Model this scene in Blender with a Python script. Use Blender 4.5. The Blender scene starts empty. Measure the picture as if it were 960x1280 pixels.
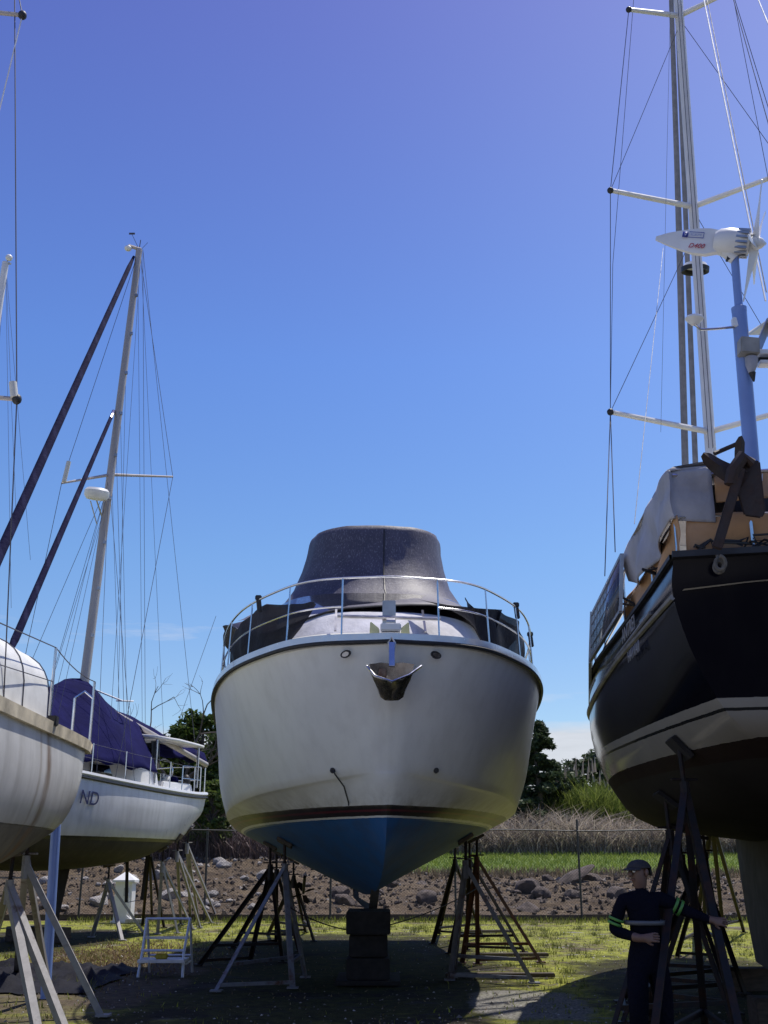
import bpy, bmesh, math, random
from mathutils import Vector, Matrix, Quaternion
from mathutils.bvhtree import BVHTree
from mathutils import noise as mnoise
random.seed(7)
R = math.radians
scene = bpy.context.scene
C = scene.collection
V = Vector

# ------------------------------------------------------------------ camera
CAM_H, PITCH, FPX = 1.6, R(18.0), 1350.0
cd = bpy.data.cameras.new('camera'); cam = bpy.data.objects.new('camera', cd); C.objects.link(cam)
cam.location = (0, 0, CAM_H); cam.rotation_euler = (R(90) + PITCH, 0, 0)
cd.sensor_fit = 'AUTO'; cd.sensor_width = 36.0; cd.lens = 36.0 * FPX / 1280.0
cd.clip_start = 0.1; cd.clip_end = 9000
scene.camera = cam
cp, sp = math.cos(PITCH), math.sin(PITCH)
def at(px, py, Y):
    """survey helper: the world point seen in the photograph at (px, py), Y metres in front of the photographer"""
    v = (640 - py) / FPX; yd = cp - v * sp; zd = sp + v * cp
    k = Y / yd
    return V(((px - 480) / FPX * k, Y, CAM_H + zd * k))
def gnd(px, py):
    v = (640 - py) / FPX; yd = cp - v * sp; zd = sp + v * cp
    return at(px, py, -CAM_H / zd * yd)

# ------------------------------------------------------------------ materials
MATS = {}
class NT:
    def __init__(s, name):
        s.m = bpy.data.materials.new(name); s.m.use_nodes = True
        s.nt = s.m.node_tree; s.b = s.nt.nodes['Principled BSDF']
        s.out = s.nt.nodes['Material Output']; s.tc = s.n('ShaderNodeTexCoord')
    def n(s, t, **k):
        x = s.nt.nodes.new(t)
        for a, v in k.items(): setattr(x, a, v)
        return x
    def l(s, a, b): s.nt.links.new(a, b)
    def noise(s, scale, detail=4, rough=.55, vec=None, stretch=None):
        v = vec or s.tc.outputs['Object']
        if stretch:
            mp = s.n('ShaderNodeMapping'); mp.inputs['Scale'].default_value = stretch; s.l(v, mp.inputs['Vector']); v = mp.outputs['Vector']
        x = s.n('ShaderNodeTexNoise'); x.inputs['Scale'].default_value = scale
        x.inputs['Detail'].default_value = detail; x.inputs['Roughness'].default_value = rough
        s.l(v, x.inputs['Vector']); return x.outputs['Fac']
    def ramp(s, fac, stops, interp='LINEAR'):
        r = s.n('ShaderNodeValToRGB'); cr = r.color_ramp; cr.interpolation = interp
        while len(cr.elements) < len(stops): cr.elements.new(.5)
        for e, (p, c) in zip(cr.elements, stops):
            e.position = p; e.color = (c, c, c, 1) if isinstance(c, (int, float)) else (*c[:3], 1)
        s.l(fac, r.inputs['Fac']); return r.outputs['Color']
    def mix(s, fac, a, b, mode='MIX'):
        x = s.n('ShaderNodeMix', data_type='RGBA', blend_type=mode)
        for i, v in ((0, fac), (6, a), (7, b)):
            if hasattr(v, 'node'): s.l(v, x.inputs[i])
            else: x.inputs[i].default_value = v if i == 0 else (*v[:3], 1)
        return x.outputs[2]
    def math(s, op, a, b=None):
        x = s.n('ShaderNodeMath', operation=op)
        for i, v in ((0, a), (1, b)):
            if v is None: continue
            if hasattr(v, 'node'): s.l(v, x.inputs[i])
            else: x.inputs[i].default_value = v
        return x.outputs[0]
    def xyz(s, v=None):
        x = s.n('ShaderNodeSeparateXYZ'); s.l(v or s.tc.outputs['Object'], x.inputs[0]); return x.outputs
    def base(s, c):
        if hasattr(c, 'node'): s.l(c, s.b.inputs['Base Color'])
        else: s.b.inputs['Base Color'].default_value = (*c, 1)
    def bump(s, h, strength=.3, dist=.02):
        x = s.n('ShaderNodeBump'); x.inputs['Strength'].default_value = strength; x.inputs['Distance'].default_value = dist
        s.l(h, x.inputs['Height']); s.l(x.outputs['Normal'], s.b.inputs['Normal'])
    def set(s, **k):
        for a, v in k.items():
            i = s.b.inputs[a.replace('_', ' ')]
            if hasattr(v, 'node'): s.l(v, i)
            else: i.default_value = v

def simple(name, col, rough=.5, metal=0.0, var=.25, scale=6, bump=0.0, bscale=40, coat=0.0, spec=.5, stretch=None):
    t = NT(name)
    f = t.noise(scale, 5, stretch=stretch)
    c0 = tuple(max(0, c * (1 - var)) for c in col); c1 = tuple(min(1, c * (1 + var)) for c in col)
    t.base(t.ramp(f, [(.3, c0), (.7, c1)]))
    t.set(Roughness=t.ramp(t.noise(scale * 2.3, 4), [(.3, max(.02, rough - .08)), (.7, min(1, rough + .08))]), Metallic=metal)
    t.b.inputs['Coat Weight'].default_value = coat; t.b.inputs['Specular IOR Level'].default_value = spec
    if bump: t.bump(t.noise(bscale, 4), bump, .01)
    MATS[name] = t.m; return t.m

def banded(name, bands, zmax=6.0, rough=.25, streak=.12, coat=.3, below_rough=.8, below_z=0.0, stains=None, mottle=.12, dirt_z=None):
    """hull paint: colour by height above the ground, weathering on top. bands = [(from_z, colour)...]"""
    t = NT(name); o = t.xyz()
    wob = t.math('MULTIPLY', t.math('SUBTRACT', t.noise(9, 3), .5), .012)
    z = t.math('DIVIDE', t.math('ADD', o[2], wob), zmax)
    col = t.ramp(z, [(b[0] / zmax, b[1]) for b in bands], 'CONSTANT')
    vs = t.noise(3.0, 5, stretch=(2.2, 2.2, .25))
    col = t.mix(t.math('MULTIPLY', t.ramp(vs, [(.45, 0.0), (.75, 1.0)]), streak), col, (.16, .14, .11))
    m2 = t.ramp(t.noise(1.1, 6), [(.35, 1 - mottle), (.65, 1.0)])
    col = t.mix(1.0, col, m2, 'MULTIPLY')
    if dirt_z:   # grubby lower edge
        g = t.ramp(t.math('DIVIDE', o[2], zmax), [((dirt_z[0]) / zmax, 1.0), (dirt_z[1] / zmax, 0.0)])
        col = t.mix(t.math('MULTIPLY', t.math('MULTIPLY', g, t.noise(5, 4)), .8), col, (.22, .2, .15))
    for (axis, pos, wid, c, amt) in (stains or []):
        d = t.math('ABSOLUTE', t.math('SUBTRACT', t.math('ADD', o[axis], t.math('MULTIPLY', t.math('SUBTRACT', t.noise(2.2, 3), .5), .10)), pos))
        k = t.ramp(t.math('DIVIDE', d, wid), [(.25, 1.0), (1.0, 0.0)])
        k = t.math('MULTIPLY', k, t.ramp(t.noise(7, 5, stretch=(1, 1, .3)), [(.3, .35), (.6, 1.0)]))
        col = t.mix(t.math('MULTIPLY', k, amt), col, c)
    t.base(col)
    up = t.math('GREATER_THAN', o[2], below_z)
    rr = t.math('ADD', t.math('MULTIPLY', up, rough - below_rough), below_rough)
    rn = t.math('MULTIPLY', t.math('SUBTRACT', t.noise(4, 5), .5), .15)
    t.set(Roughness=t.math('ADD', rr, rn))
    t.set(Coat_Weight=t.math('MULTIPLY', up, coat)); t.b.inputs['Coat Roughness'].default_value = .08
    t.bump(t.noise(.9, 2), .06, .05)
    MATS[name] = t.m; return t.m

def fabric(name, col, rough=.85, wrinkle=.5, wscale=3.0, spec=.3, alpha=None, speck=0.0, stretch=None):
    t = NT(name)
    c = t.ramp(t.noise(2.5, 5), [(.3, tuple(x * .75 for x in col)), (.7, tuple(min(1, x * 1.2) for x in col))])
    if speck: c = t.mix(t.math('MULTIPLY', t.ramp(t.noise(60, 2, stretch=(1, 1, .35)), [(.55, 0.0), (.72, 1.0)]), speck), c, (.6, .6, .65))
    t.base(c); t.set(Roughness=rough); t.b.inputs['Specular IOR Level'].default_value = spec
    t.b.inputs['Sheen Weight'].default_value = .0
    h = t.math('ADD', t.noise(wscale, 4, stretch=stretch), t.math('MULTIPLY', t.noise(wscale * 9, 3), .25))
    t.bump(h, wrinkle, .05)
    if alpha is not None:
        tr = t.n('ShaderNodeBsdfTransparent'); mx = t.n('ShaderNodeMixShader'); mx.inputs[0].default_value = alpha
        t.l(tr.outputs[0], mx.inputs[1]); t.l(t.b.outputs[0], mx.inputs[2]); t.l(mx.outputs[0], t.out.inputs['Surface'])
    MATS[name] = t.m; return t.m

def rusty(name, col, rust=(.12, .05, .025), amt=.5, rough=.6, metal=.3):
    t = NT(name)
    k = t.ramp(t.noise(5, 6, .65), [(.62 - .35 * amt, 0.0), (.78 - .3 * amt, 1.0)])
    t.base(t.mix(k, t.ramp(t.noise(14, 3), [(.3, tuple(c * .8 for c in col)), (.7, col)]), t.ramp(t.noise(22, 4), [(.3, tuple(c * .55 for c in rust)), (.7, rust)])))
    t.b.inputs['Specular IOR Level'].default_value = .25; t.set(Roughness=rough, Metallic=t.math('MULTIPLY', t.math('SUBTRACT', 1.0, k), metal)); t.bump(t.noise(40, 4), .25, .005)
    MATS[name] = t.m; return t.m

def leaf(name, c0, c1, trans=.35):
    t = NT(name)
    oi = t.n('ShaderNodeNewGeometry')
    k = t.ramp(t.math('ADD', t.math('MULTIPLY', oi.outputs['Random Per Island'], .6), t.math('MULTIPLY', t.noise(.5, 3), .4)), [(.2, c0), (.8, c1)])
    t.base(k); t.set(Roughness=.6); t.b.inputs['Specular IOR Level'].default_value = .25
    tl = t.n('ShaderNodeBsdfTranslucent'); t.l(k, tl.inputs['Color'])
    mx = t.n('ShaderNodeMixShader'); mx.inputs[0].default_value = trans
    t.l(t.b.outputs[0], mx.inputs[1]); t.l(tl.outputs[0], mx.inputs[2]); t.l(mx.outputs[0], t.out.inputs['Surface'])
    MATS[name] = t.m; return t.m

white_gel = simple('white_gelcoat', (.74, .73, .70), .3, var=.06, scale=2, coat=.3)
cream = simple('cream_gelcoat', (.62, .60, .52), .4, var=.08, scale=3)
cream_dirty = simple('weathered_cream_rail', (.55, .48, .34), .6, var=.35, scale=5, bump=.2)
steel = simple('stainless_steel', (.62, .63, .65), .22, 1.0, .08)
dull_steel = simple('dull_steel', (.4, .4, .41), .38, .9, .15)
alu = simple('mast_aluminium', (.40, .365, .335), .5, .3, .12, scale=3, stretch=(1, 1, .2))
alu_white = simple('white_painted_aluminium', (.72, .71, .70), .4, 0, .08, scale=3)
wire_m = simple('rigging_wire', (.07, .07, .09), .6, 0, .2)
wire_l = simple('pale_rope', (.68, .68, .70), .6, 0, .1)
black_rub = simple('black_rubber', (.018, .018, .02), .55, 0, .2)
dark_win = simple('dark_window', (.012, .013, .016), .08, 0, .1, coat=.5)
navy_cloth = fabric('navy_canvas', (.009, .009, .060), .9, .6, 2.2, spec=.08)
navy_sail = fabric('navy_sail_cover', (.020, .016, .065), .8, .5, 3)
mesh_tarp = fabric('charcoal_mesh_tarp', (.060, .056, .085), .58, .22, 3.5, spec=.5, speck=.22)
mesh_dark = fabric('black_shade_mesh', (.010, .010, .016), .75, .6, 3.0, alpha=.96)
white_pleat = fabric('white_pleated_canvas', (.56, .55, .57), .8, .25, 3.2, stretch=(4, 4, .02))
tan_cloth = fabric('tan_canvas', (.50, .295, .155), .9, .5, 2.5)
grey_tarp = fabric('grey_tarpaulin', (.40, .39, .41), .7, .6, 2.0)
black_tarp = fabric('black_ground_tarp', (.012, .012, .016), .7, .6, 4, spec=.12)
rust_dark = rusty('dark_rusty_steel', (.016, .015, .017), (.045, .02, .012), amt=.5, metal=.1)
rust_anchor = rusty('brown_galvanised_iron', (.06, .045, .038), (.07, .04, .026), amt=.6, metal=.1)
stand_grey = rusty('grey_galvanised_steel', (.20, .20, .22), amt=.25, metal=.4)
stand_pale = rusty('pale_galvanised_steel', (.33, .32, .32), amt=.15, metal=.2)
stand_rust = rusty('red_oxide_steel', (.10, .05, .035), (.14, .05, .025), amt=.6)
timber = simple('weathered_timber', (.075, .056, .042), .85, 0, .4, 5, .4, 30, stretch=(1, 6, 6))
ply = simple('plywood_pad', (.10, .078, .055), .8, 0, .3, 7)
blue_paint = simple('blue_painted_pole', (.17, .26, .55), .35, 0, .12, 2, coat=.2)
post_galv = simple('galvanised_post', (.05, .05, .05), .6, .2, .2)
pvc_white = simple('white_plastic', (.75, .75, .73), .4, 0, .08, 4)
pv_cell = simple('solar_cells', (.05, .052, .075), .22, .0, .25, 9, coat=.3)
ladder_m = simple('ladder_aluminium', (.60, .60, .63), .4, .3, .12)
sponge_m = simple('yellow_sponge', (.36, .28, .03), .95, 0, .3, 30, .6, 60)
yellow_m = simple('yellow_plastic', (.55, .55, .30), .5, 0, .15)
ink_blue = simple('blue_ink', (.03, .05, .30), .4, 0, .05)
ink_red = simple('red_ink', (.45, .02, .03), .4, 0, .05)
ink_navy = simple('navy_lettering', (.02, .02, .08), .4, 0, .05)
ink_grey = simple('silver_lettering', (.30, .30, .31), .4, .2, .05)
skin_m = simple('skin', (.17, .095, .065), .55, 0, .12, 12)
coverall = fabric('navy_coverall', (.008, .008, .014), .95, .8, 6, spec=.05)
cap_m = fabric('dark_cap_cloth', (.05, .045, .045), .9, .3, 10)
hivis = simple('hi_vis_tape', (.10, .28, .05), .45, 0, .1)
refl = simple('silver_reflective_tape', (.11, .11, .11), .4, 0, .1)
bark = simple('bark', (.10, .085, .07), .9, 0, .35, 8, .5, 20)

# ------------------------------------------------------------------ mesh building
ORI = {}
class MB:
    def __init__(s): s.v = []; s.f = []
    def add(s, vs, fs):
        b = len(s.v); s.v += [V(p) for p in vs]; s.f += [tuple(i + b for i in f) for f in fs]; return s
    def box(s, c, sz, rot=None):
        h = V(sz) / 2; c = V(c); pts = []
        for x, y, z in ((-1,-1,-1),(1,-1,-1),(1,1,-1),(-1,1,-1),(-1,-1,1),(1,-1,1),(1,1,1),(-1,1,1)):
            p = V((x * h.x, y * h.y, z * h.z)); pts.append(c + (rot @ p if rot else p))
        return s.add(pts, [(0,3,2,1),(4,5,6,7),(0,1,5,4),(1,2,6,5),(2,3,7,6),(3,0,4,7)])
    def beam(s, p, q, w, h, up=(0, 0, 1)):
        p, q = V(p), V(q); d = (q - p); L = d.length; d.normalize(); up = V(up)
        x = d.cross(up)
        if x.length < 1e-4: x = d.cross(V((0, 1, 0)))
        x.normalize(); y = x.cross(d).normalized()
        pts = [o + x * a * w / 2 + y * b * h / 2 for o in (p, q) for a, b in ((-1,-1),(1,-1),(1,1),(-1,1))]
        return s.add(pts, [(0,1,2,3),(7,6,5,4),(0,4,5,1),(1,5,6,2),(2,6,7,3),(3,7,4,0)])
    def tube(s, pts, r, n=8, cap=True, closed=False):
        pts = [V(p) for p in pts]; m = len(pts); rings = []
        rs = r if isinstance(r, (list, tuple)) else [r] * m
        prev = None
        for i, p in enumerate(pts):
            a = pts[max(i - 1, 0)] if not closed else pts[i - 1]; b = pts[min(i + 1, m - 1)] if not closed else pts[(i + 1) % m]
            d = (b - a).normalized()
            if prev is None:
                x = d.orthogonal().normalized()
            else:
                x = prev - d * prev.dot(d)
                x = x.normalized() if x.length > 1e-6 else d.orthogonal().normalized()
            prev = x; y = d.cross(x)
            rings.append([p + (x * math.cos(2 * math.pi * k / n) + y * math.sin(2 * math.pi * k / n)) * rs[i] for k in range(n)])
        base = len(s.v)
        for rg in rings: s.v += rg
        for i in range(m - 1 if not closed else m):
            j = (i + 1) % m
            for k in range(n):
                k2 = (k + 1) % n
                s.f.append((base + i * n + k, base + i * n + k2, base + j * n + k2, base + j * n + k))
        if cap and not closed:
            s.f.append(tuple(base + k for k in reversed(range(n)))); s.f.append(tuple(base + (m - 1) * n + k for k in range(n)))
        return s
    def grid(s, rows, closed_u=False, flip=False):
        """rows: list of equally long lists of points"""
        b = len(s.v); n = len(rows[0])
        for r in rows: s.v += [V(p) for p in r]
        for i in range(len(rows) - 1):
            for j in range(n if closed_u else n - 1):
                j2 = (j + 1) % n
                q = (b + i * n + j, b + i * n + j2, b + (i + 1) * n + j2, b + (i + 1) * n + j)
                s.f.append(q[::-1] if flip else q)
        return s
    def rev(s, prof, c, n=24, axis=V((0, 0, 1))):
        """profile [(r, h)] turned round axis at c"""
        q = V((0, 0, 1)).rotation_difference(V(axis).normalized())
        rows = [[V(c) + q @ V((r * math.cos(2 * math.pi * k / n), r * math.sin(2 * math.pi * k / n), h)) for k in range(n)] for r, h in prof]
        return s.grid(rows, True)
    def ell(s, c, rad, n=16, m=10, rot=None):
        rows = []
        for i in range(m + 1):
            a = -math.pi / 2 + math.pi * i / m
            rows.append([V(c) + ((rot @ p) if rot else p) for p in [V((rad[0] * math.cos(a) * math.cos(t), rad[1] * math.cos(a) * math.sin(t), rad[2] * math.sin(a))) for t in [2 * math.pi * k / n for k in range(n)]]])
        return s.grid(rows, True)
    def build(s, name, mat, parent=None, smooth=True, ang=38, bevel=0.0, thick=0.0, fix=True):
        o0 = ORI.get(parent.name, V((0, 0, 0))) if parent else V((0, 0, 0))
        me = bpy.data.meshes.new(name)
        me.from_pydata([tuple(p - o0) for p in s.v], [], s.f)
        if fix:
            bm = bmesh.new(); bm.from_mesh(me)
            bmesh.ops.remove_doubles(bm, verts=bm.verts, dist=1e-5)
            bmesh.ops.recalc_face_normals(bm, faces=bm.faces)
            if bevel:
                bmesh.ops.bevel(bm, geom=[e for e in bm.edges if len(e.link_faces) == 2 and e.calc_face_angle(0) > R(30)], offset=bevel, segments=2, affect='EDGES', clamp_overlap=True)
            bm.to_mesh(me); bm.free()
        me.materials.append(mat)
        if smooth:
            me.polygons.foreach_set('use_smooth', [True] * len(me.polygons)); me.set_sharp_from_angle(angle=R(ang))
        o = bpy.data.objects.new(name, me); C.objects.link(o)
        if thick:
            md = o.modifiers.new('thickness', 'SOLIDIFY'); md.thickness = thick; md.offset = 0
        if parent: o.parent = parent; ORI[o.name] = o0
        return o
def thing(name, label, cat, loc=(0, 0, 0), group=None):
    o = bpy.data.objects.new(name, None); C.objects.link(o); o.location = loc; o.empty_display_size = .2
    o['label'] = label; o['category'] = cat
    if group: o['group'] = group
    ORI[o.name] = V(loc); return o
def tag(o, label, cat, group=None):
    o['label'] = label; o['category'] = cat
    if group: o['group'] = group
    return o
def part_label(o, t): o['label'] = t; return o
def wire(p, q, r=.005, name='shroud', parent=None, mat=None, sag=0.0, n=5):
    p, q = V(p), V(q); k = 9 if sag else 2
    pts = [p.lerp(q, i / (k - 1)) - V((0, 0, sag * 4 * (i / (k - 1)) * (1 - i / (k - 1)))) for i in range(k)]
    return MB().tube(pts, r, n).build(name, mat or wire_m, parent)
def catmull(P, t):
    n = len(P) - 1; i = min(int(t), n - 1); f = t - i
    p1, p2 = P[i], P[i + 1]
    p0 = P[i - 1] if i > 0 else tuple(2 * a - b for a, b in zip(p1, p2)); p3 = P[i + 2] if i + 2 <= n else tuple(2 * a - b for a, b in zip(p2, p1))
    return tuple(.5 * ((2 * b) + (-a + c) * f + (2 * a - 5 * b + 4 * c - d) * f * f + (-a + 3 * b - 3 * c + d) * f ** 3) for a, b, c, d in zip(p0, p1, p2, p3))
def text_mesh(body, size, ext, name, mat, origin, xdir, ydir, parent, shear=0.0, xs=1.0):
    cu = bpy.data.curves.new(name, 'FONT'); cu.body = body; cu.size = size; cu.extrude = ext; cu.align_x = 'CENTER'; cu.align_y = 'CENTER'; cu.shear = shear
    to = bpy.data.objects.new(name + '_src', cu); C.objects.link(to)
    dg = bpy.context.evaluated_depsgraph_get(); me = bpy.data.meshes.new_from_object(to.evaluated_get(dg))
    bpy.data.objects.remove(to); bpy.data.curves.remove(cu)
    x = V(xdir).normalized(); y = V(ydir); y = (y - x * y.dot(x)).normalized(); z = x.cross(y)
    o0 = ORI[parent.name]
    for v in me.vertices: v.co = V(origin) + x * v.co.x * xs + y * v.co.y + z * v.co.z - o0
    me.materials.clear(); me.materials.append(mat)
    o = bpy.data.objects.new(name, me); C.objects.link(o); o.parent = parent; ORI[o.name] = o0; return o

class Hull:
    """lines: longitudinal lines from sheer down to keel, each [(s, half_beam, z)...]; xf maps (s, lateral, z) to the world"""
    def __init__(s, lines, xf, nu=6, nv=4, hard=()):
        s.lines = lines; s.xf = xf; s.nu = nu; s.nv = nv; s.n = len(lines[0]) - 1; s.hard = set(hard)
    def line(s, k, t):
        p = catmull(s.lines[k], t); return (p[0], max(0, p[1]), p[2])
    def col(s, t):
        base = [s.line(k, t) for k in range(len(s.lines))]; out = []
        segs = []; cur = [base[0]]
        for k in range(1, len(base)):
            cur.append(base[k])
            if k in s.hard or k == len(base) - 1: segs.append(cur); cur = [base[k]]
        for sg in segs:
            m = (len(sg) - 1) * s.nv
            for j in range(m + (1 if sg is segs[-1] else 0)):
                out.append(catmull(sg, j / s.nv) if len(sg) > 2 else tuple(a + (b - a) * j / s.nv for a, b in zip(sg[0], sg[1])))
        return [(p[0], max(0, p[1]), p[2]) for p in out]
    def mesh(s, cap0=True, cap1=True):
        m = MB(); N = s.n * s.nu
        cols = [s.col(i / s.nu) for i in range(N + 1)]
        P = [[s.xf(a, b, c) for a, b, c in cl] for cl in cols]; Q = [[s.xf(a, -b, c) for a, b, c in cl] for cl in cols]
        m.grid(P); m.grid(Q, flip=True)
        for i, on in ((0, cap0), (N, cap1)):
            if on and max(c[1] for c in cols[i]) > .05: m.grid([P[i], Q[i]])
        return m
    def deck(s, dz=-.03, inset=.02):
        N = s.n * s.nu; rows = []
        for i in range(N + 1):
            a, b, c = s.line(0, i / s.nu); b = max(0, b - inset)
            rows.append([s.xf(a, b * k, c + dz + .06 * (1 - k * k)) for k in (-1, -.6, -.2, .2, .6, 1)])
        return MB().grid(rows)
    def edge(s, t, side, inset=0.0, dz=0.0, k=0):
        a, b, c = s.line(k, t); a2, b2, _ = s.line(k, min(t + .02, s.n)); a1, b1, _ = s.line(k, max(t - .02, 0))
        d = V((a2 - a1, b2 - b1)).normalized(); nrm = V((-d.y, d.x))          # inward normal points to smaller b
        if nrm.y > 0 or (abs(nrm.y) < 1e-3 and nrm.x < 0): nrm = -nrm
        return s.xf(a + nrm.x * inset, side * max(0, b + nrm.y * inset), c + dz)

# ------------------------------------------------------------------ world, sun
SUN = V((.27, .25, .93)).normalized()
w = bpy.data.worlds.new('World'); scene.world = w; w.use_nodes = True
nt = w.node_tree; bg = nt.nodes['Background']
sky = nt.nodes.new('ShaderNodeTexSky'); sky.sky_type = 'NISHITA'; sky.sun_disc = False
sky.sun_elevation = math.asin(SUN.z); sky.sun_rotation = math.atan2(SUN.x, SUN.y)
sky.altitude = 0; sky.air_density = 1.0; sky.dust_density = .6; sky.ozone_density = 2.5
SKY_STR = .085
bg.inputs['Strength'].default_value = SKY_STR
def wn(t, **k):
    x = nt.nodes.new(t)
    for a, v in k.items(): setattr(x, a, v)
    return x
L = nt.links.new
def mth(op, a, b):
    x = wn('ShaderNodeMath', operation=op)
    for i, v in ((0, a), (1, b)):
        if hasattr(v, 'node'): L(v, x.inputs[i])
        else: x.inputs[i].default_value = v
    return x.outputs[0]
tc = wn('ShaderNodeTexCoord'); sep = wn('ShaderNodeSeparateXYZ'); L(tc.outputs['Generated'], sep.inputs[0])
hs = wn('ShaderNodeHueSaturation'); hs.inputs['Saturation'].default_value = 1.15; hs.inputs['Hue'].default_value = .515; hs.inputs['Value'].default_value = 1.0
L(sky.outputs[0], hs.inputs['Color'])
gr = wn('ShaderNodeValToRGB'); ge = gr.color_ramp
while len(ge.elements) < 5: ge.elements.new(.5)
for e_, (p_, c_) in zip(ge.elements, [(0, (.70, .78, .80)), (.15, (.70, .78, .80)), (.267, (.68, .84, .86)), (.438, (.64, .80, .94)), (.70, (.62, .555, .79))]): e_.position = p_; e_.color = (*c_, 1)
L(sep.outputs[2], gr.inputs[0])
gm = wn('ShaderNodeMix', data_type='RGBA', blend_type='MULTIPLY'); gm.inputs[0].default_value = 1; L(hs.outputs[0], gm.inputs[6]); L(gr.outputs[0], gm.inputs[7])
dt = wn('ShaderNodeVectorMath', operation='DOT_PRODUCT'); L(tc.outputs['Generated'], dt.inputs[0]); dt.inputs[1].default_value = tuple(V((.62, .55, .56)).normalized())
gl = wn('ShaderNodeMix', data_type='RGBA', blend_type='ADD'); L(mth('POWER', mth('MAXIMUM', dt.outputs['Value'], 0.0), 9.0), gl.inputs[0]); L(gm.outputs[2], gl.inputs[6]); gl.inputs[7].default_value = (.15 / SKY_STR / 2, .16 / SKY_STR / 2, .12 / SKY_STR / 2, 1)
SKYC = wn('ShaderNodeMix', data_type='RGBA', blend_type='MULTIPLY'); SKYC.inputs[0].default_value = 1; L(gl.outputs[2], SKYC.inputs[6]); SKYC.inputs[7].default_value = (2.0, 2.0, 2.0, 1)
mp = wn('ShaderNodeMapping'); mp.inputs['Scale'].default_value = (1.6, 1.6, 11); mp.inputs['Location'].default_value = (.35, .1, .2)
L(tc.outputs['Generated'], mp.inputs[0])
nz = wn('ShaderNodeTexNoise'); nz.inputs['Scale'].default_value = 2.4; nz.inputs['Detail'].default_value = 7; nz.inputs['Roughness'].default_value = .6; L(mp.outputs[0], nz.inputs['Vector'])
def ramp(src, stops):
    r = wn('ShaderNodeValToRGB'); cr = r.color_ramp
    while len(cr.elements) < len(stops): cr.elements.new(.5)
    for e, (p, c) in zip(cr.elements, stops): e.position = p; e.color = (c, c, c, 1)
    L(src, r.inputs[0]); return r.outputs[0]
def mth(op, a, b):
    x = wn('ShaderNodeMath', operation=op)
    for i, v in ((0, a), (1, b)):
        if hasattr(v, 'node'): L(v, x.inputs[i])
        else: x.inputs[i].default_value = v
    return x.outputs[0]
bank = mth('ADD', ramp(sep.outputs[2], [(.0, 1.0), (.100, .95), (.125, .20), (.21, .22), (.26, .0)]), mth('MULTIPLY', mth('SUBTRACT', nz.outputs[0], .5), 1.1))
bank = ramp(bank, [(.32, 0.0), (.62, 1.0)])
bank = mth('MULTIPLY', bank, ramp(sep.outputs[2], [(.20, 1.0), (.27, 0.0)]))
cm = wn('ShaderNodeMix', data_type='RGBA'); L(mth('MULTIPLY', bank, .88), cm.inputs[0]); L(SKYC.outputs[2], cm.inputs[6])
k = .82 / SKY_STR
shade = ramp(nz.outputs[0], [(.35, .80), (.6, 1.0)])
cmul = wn('ShaderNodeMix', data_type='RGBA', blend_type='MULTIPLY'); cmul.inputs[0].default_value = 1
cmul.inputs[6].default_value = (k * .93, k * .95, k * 1.02, 1); L(shade, cmul.inputs[7]); L(cmul.outputs[2], cm.inputs[7])
L(cm.outputs[2], bg.inputs['Color'])
sl = bpy.data.lights.new('sun', 'SUN'); sl.energy = 5.0; sl.angle = R(.55); sl.color = (1, .955, .88)
so = bpy.data.objects.new('sun', sl); C.objects.link(so); so.rotation_euler = SUN.to_track_quat('Z', 'Y').to_euler(); so.location = SUN * 60
scene.view_settings.view_transform = 'Standard'; scene.view_settings.look = 'None'; scene.view_settings.exposure = 0
scene.cycles.max_bounces = 6; scene.cycles.transparent_max_bounces = 8; scene.cycles.use_denoising = True

# ------------------------------------------------------------------ terrain
def lerp_tab(tab, y):
    if y <= tab[0][0]: return tab[0][1]
    for (a, b), (c, d) in zip(tab, tab[1:]):
        if y <= c: return b + (d - b) * (y - a) / (c - a)
    return tab[-1][1]
TR = [(33.4, 0), (36, .40), (40, .78), (44, 1.10), (46, 1.22), (56, 1.98), (60, 2.3), (70, 2.6), (4000, 2.6)]
TL = [(33.4, 0), (36, .55), (39, 1.05), (42, 1.7), (46, 1.95), (56, 2.1), (60, 2.3), (70, 2.6), (4000, 2.6)]
def terr(x, y):
    f = min(1, max(0, (x + 4) / 5)); f = f * f * (3 - 2 * f)
    z = lerp_tab(TL, y) * (1 - f) + lerp_tab(TR, y) * f
    if 33.8 < y < 44.5: z += .16 * (mnoise.noise(V((x * .9, y * .9, 0))) + .6 * mnoise.noise(V((x * 2.6, y * 2.6, 4)))) * min(1, (y - 33.8) / 1.2)
    elif y <= 33.2: z += .012 * mnoise.noise(V((x * 1.3, y * 1.3, 1))) + .008 * mnoise.noise(V((x * 5, y * 5, 2))) - .012
    return z
def sheet(name, ys, xs, mat):
    o = MB().grid([[V((x, y, terr(x, y))) for x in xs] for y in ys]).build(name, mat, None, ang=180); o['kind'] = 'structure'; return o
def frange(a, b, st):
    n = max(1, int(round((b - a) / st))); return [a + (b - a) * i / n for i in range(n + 1)]

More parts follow.
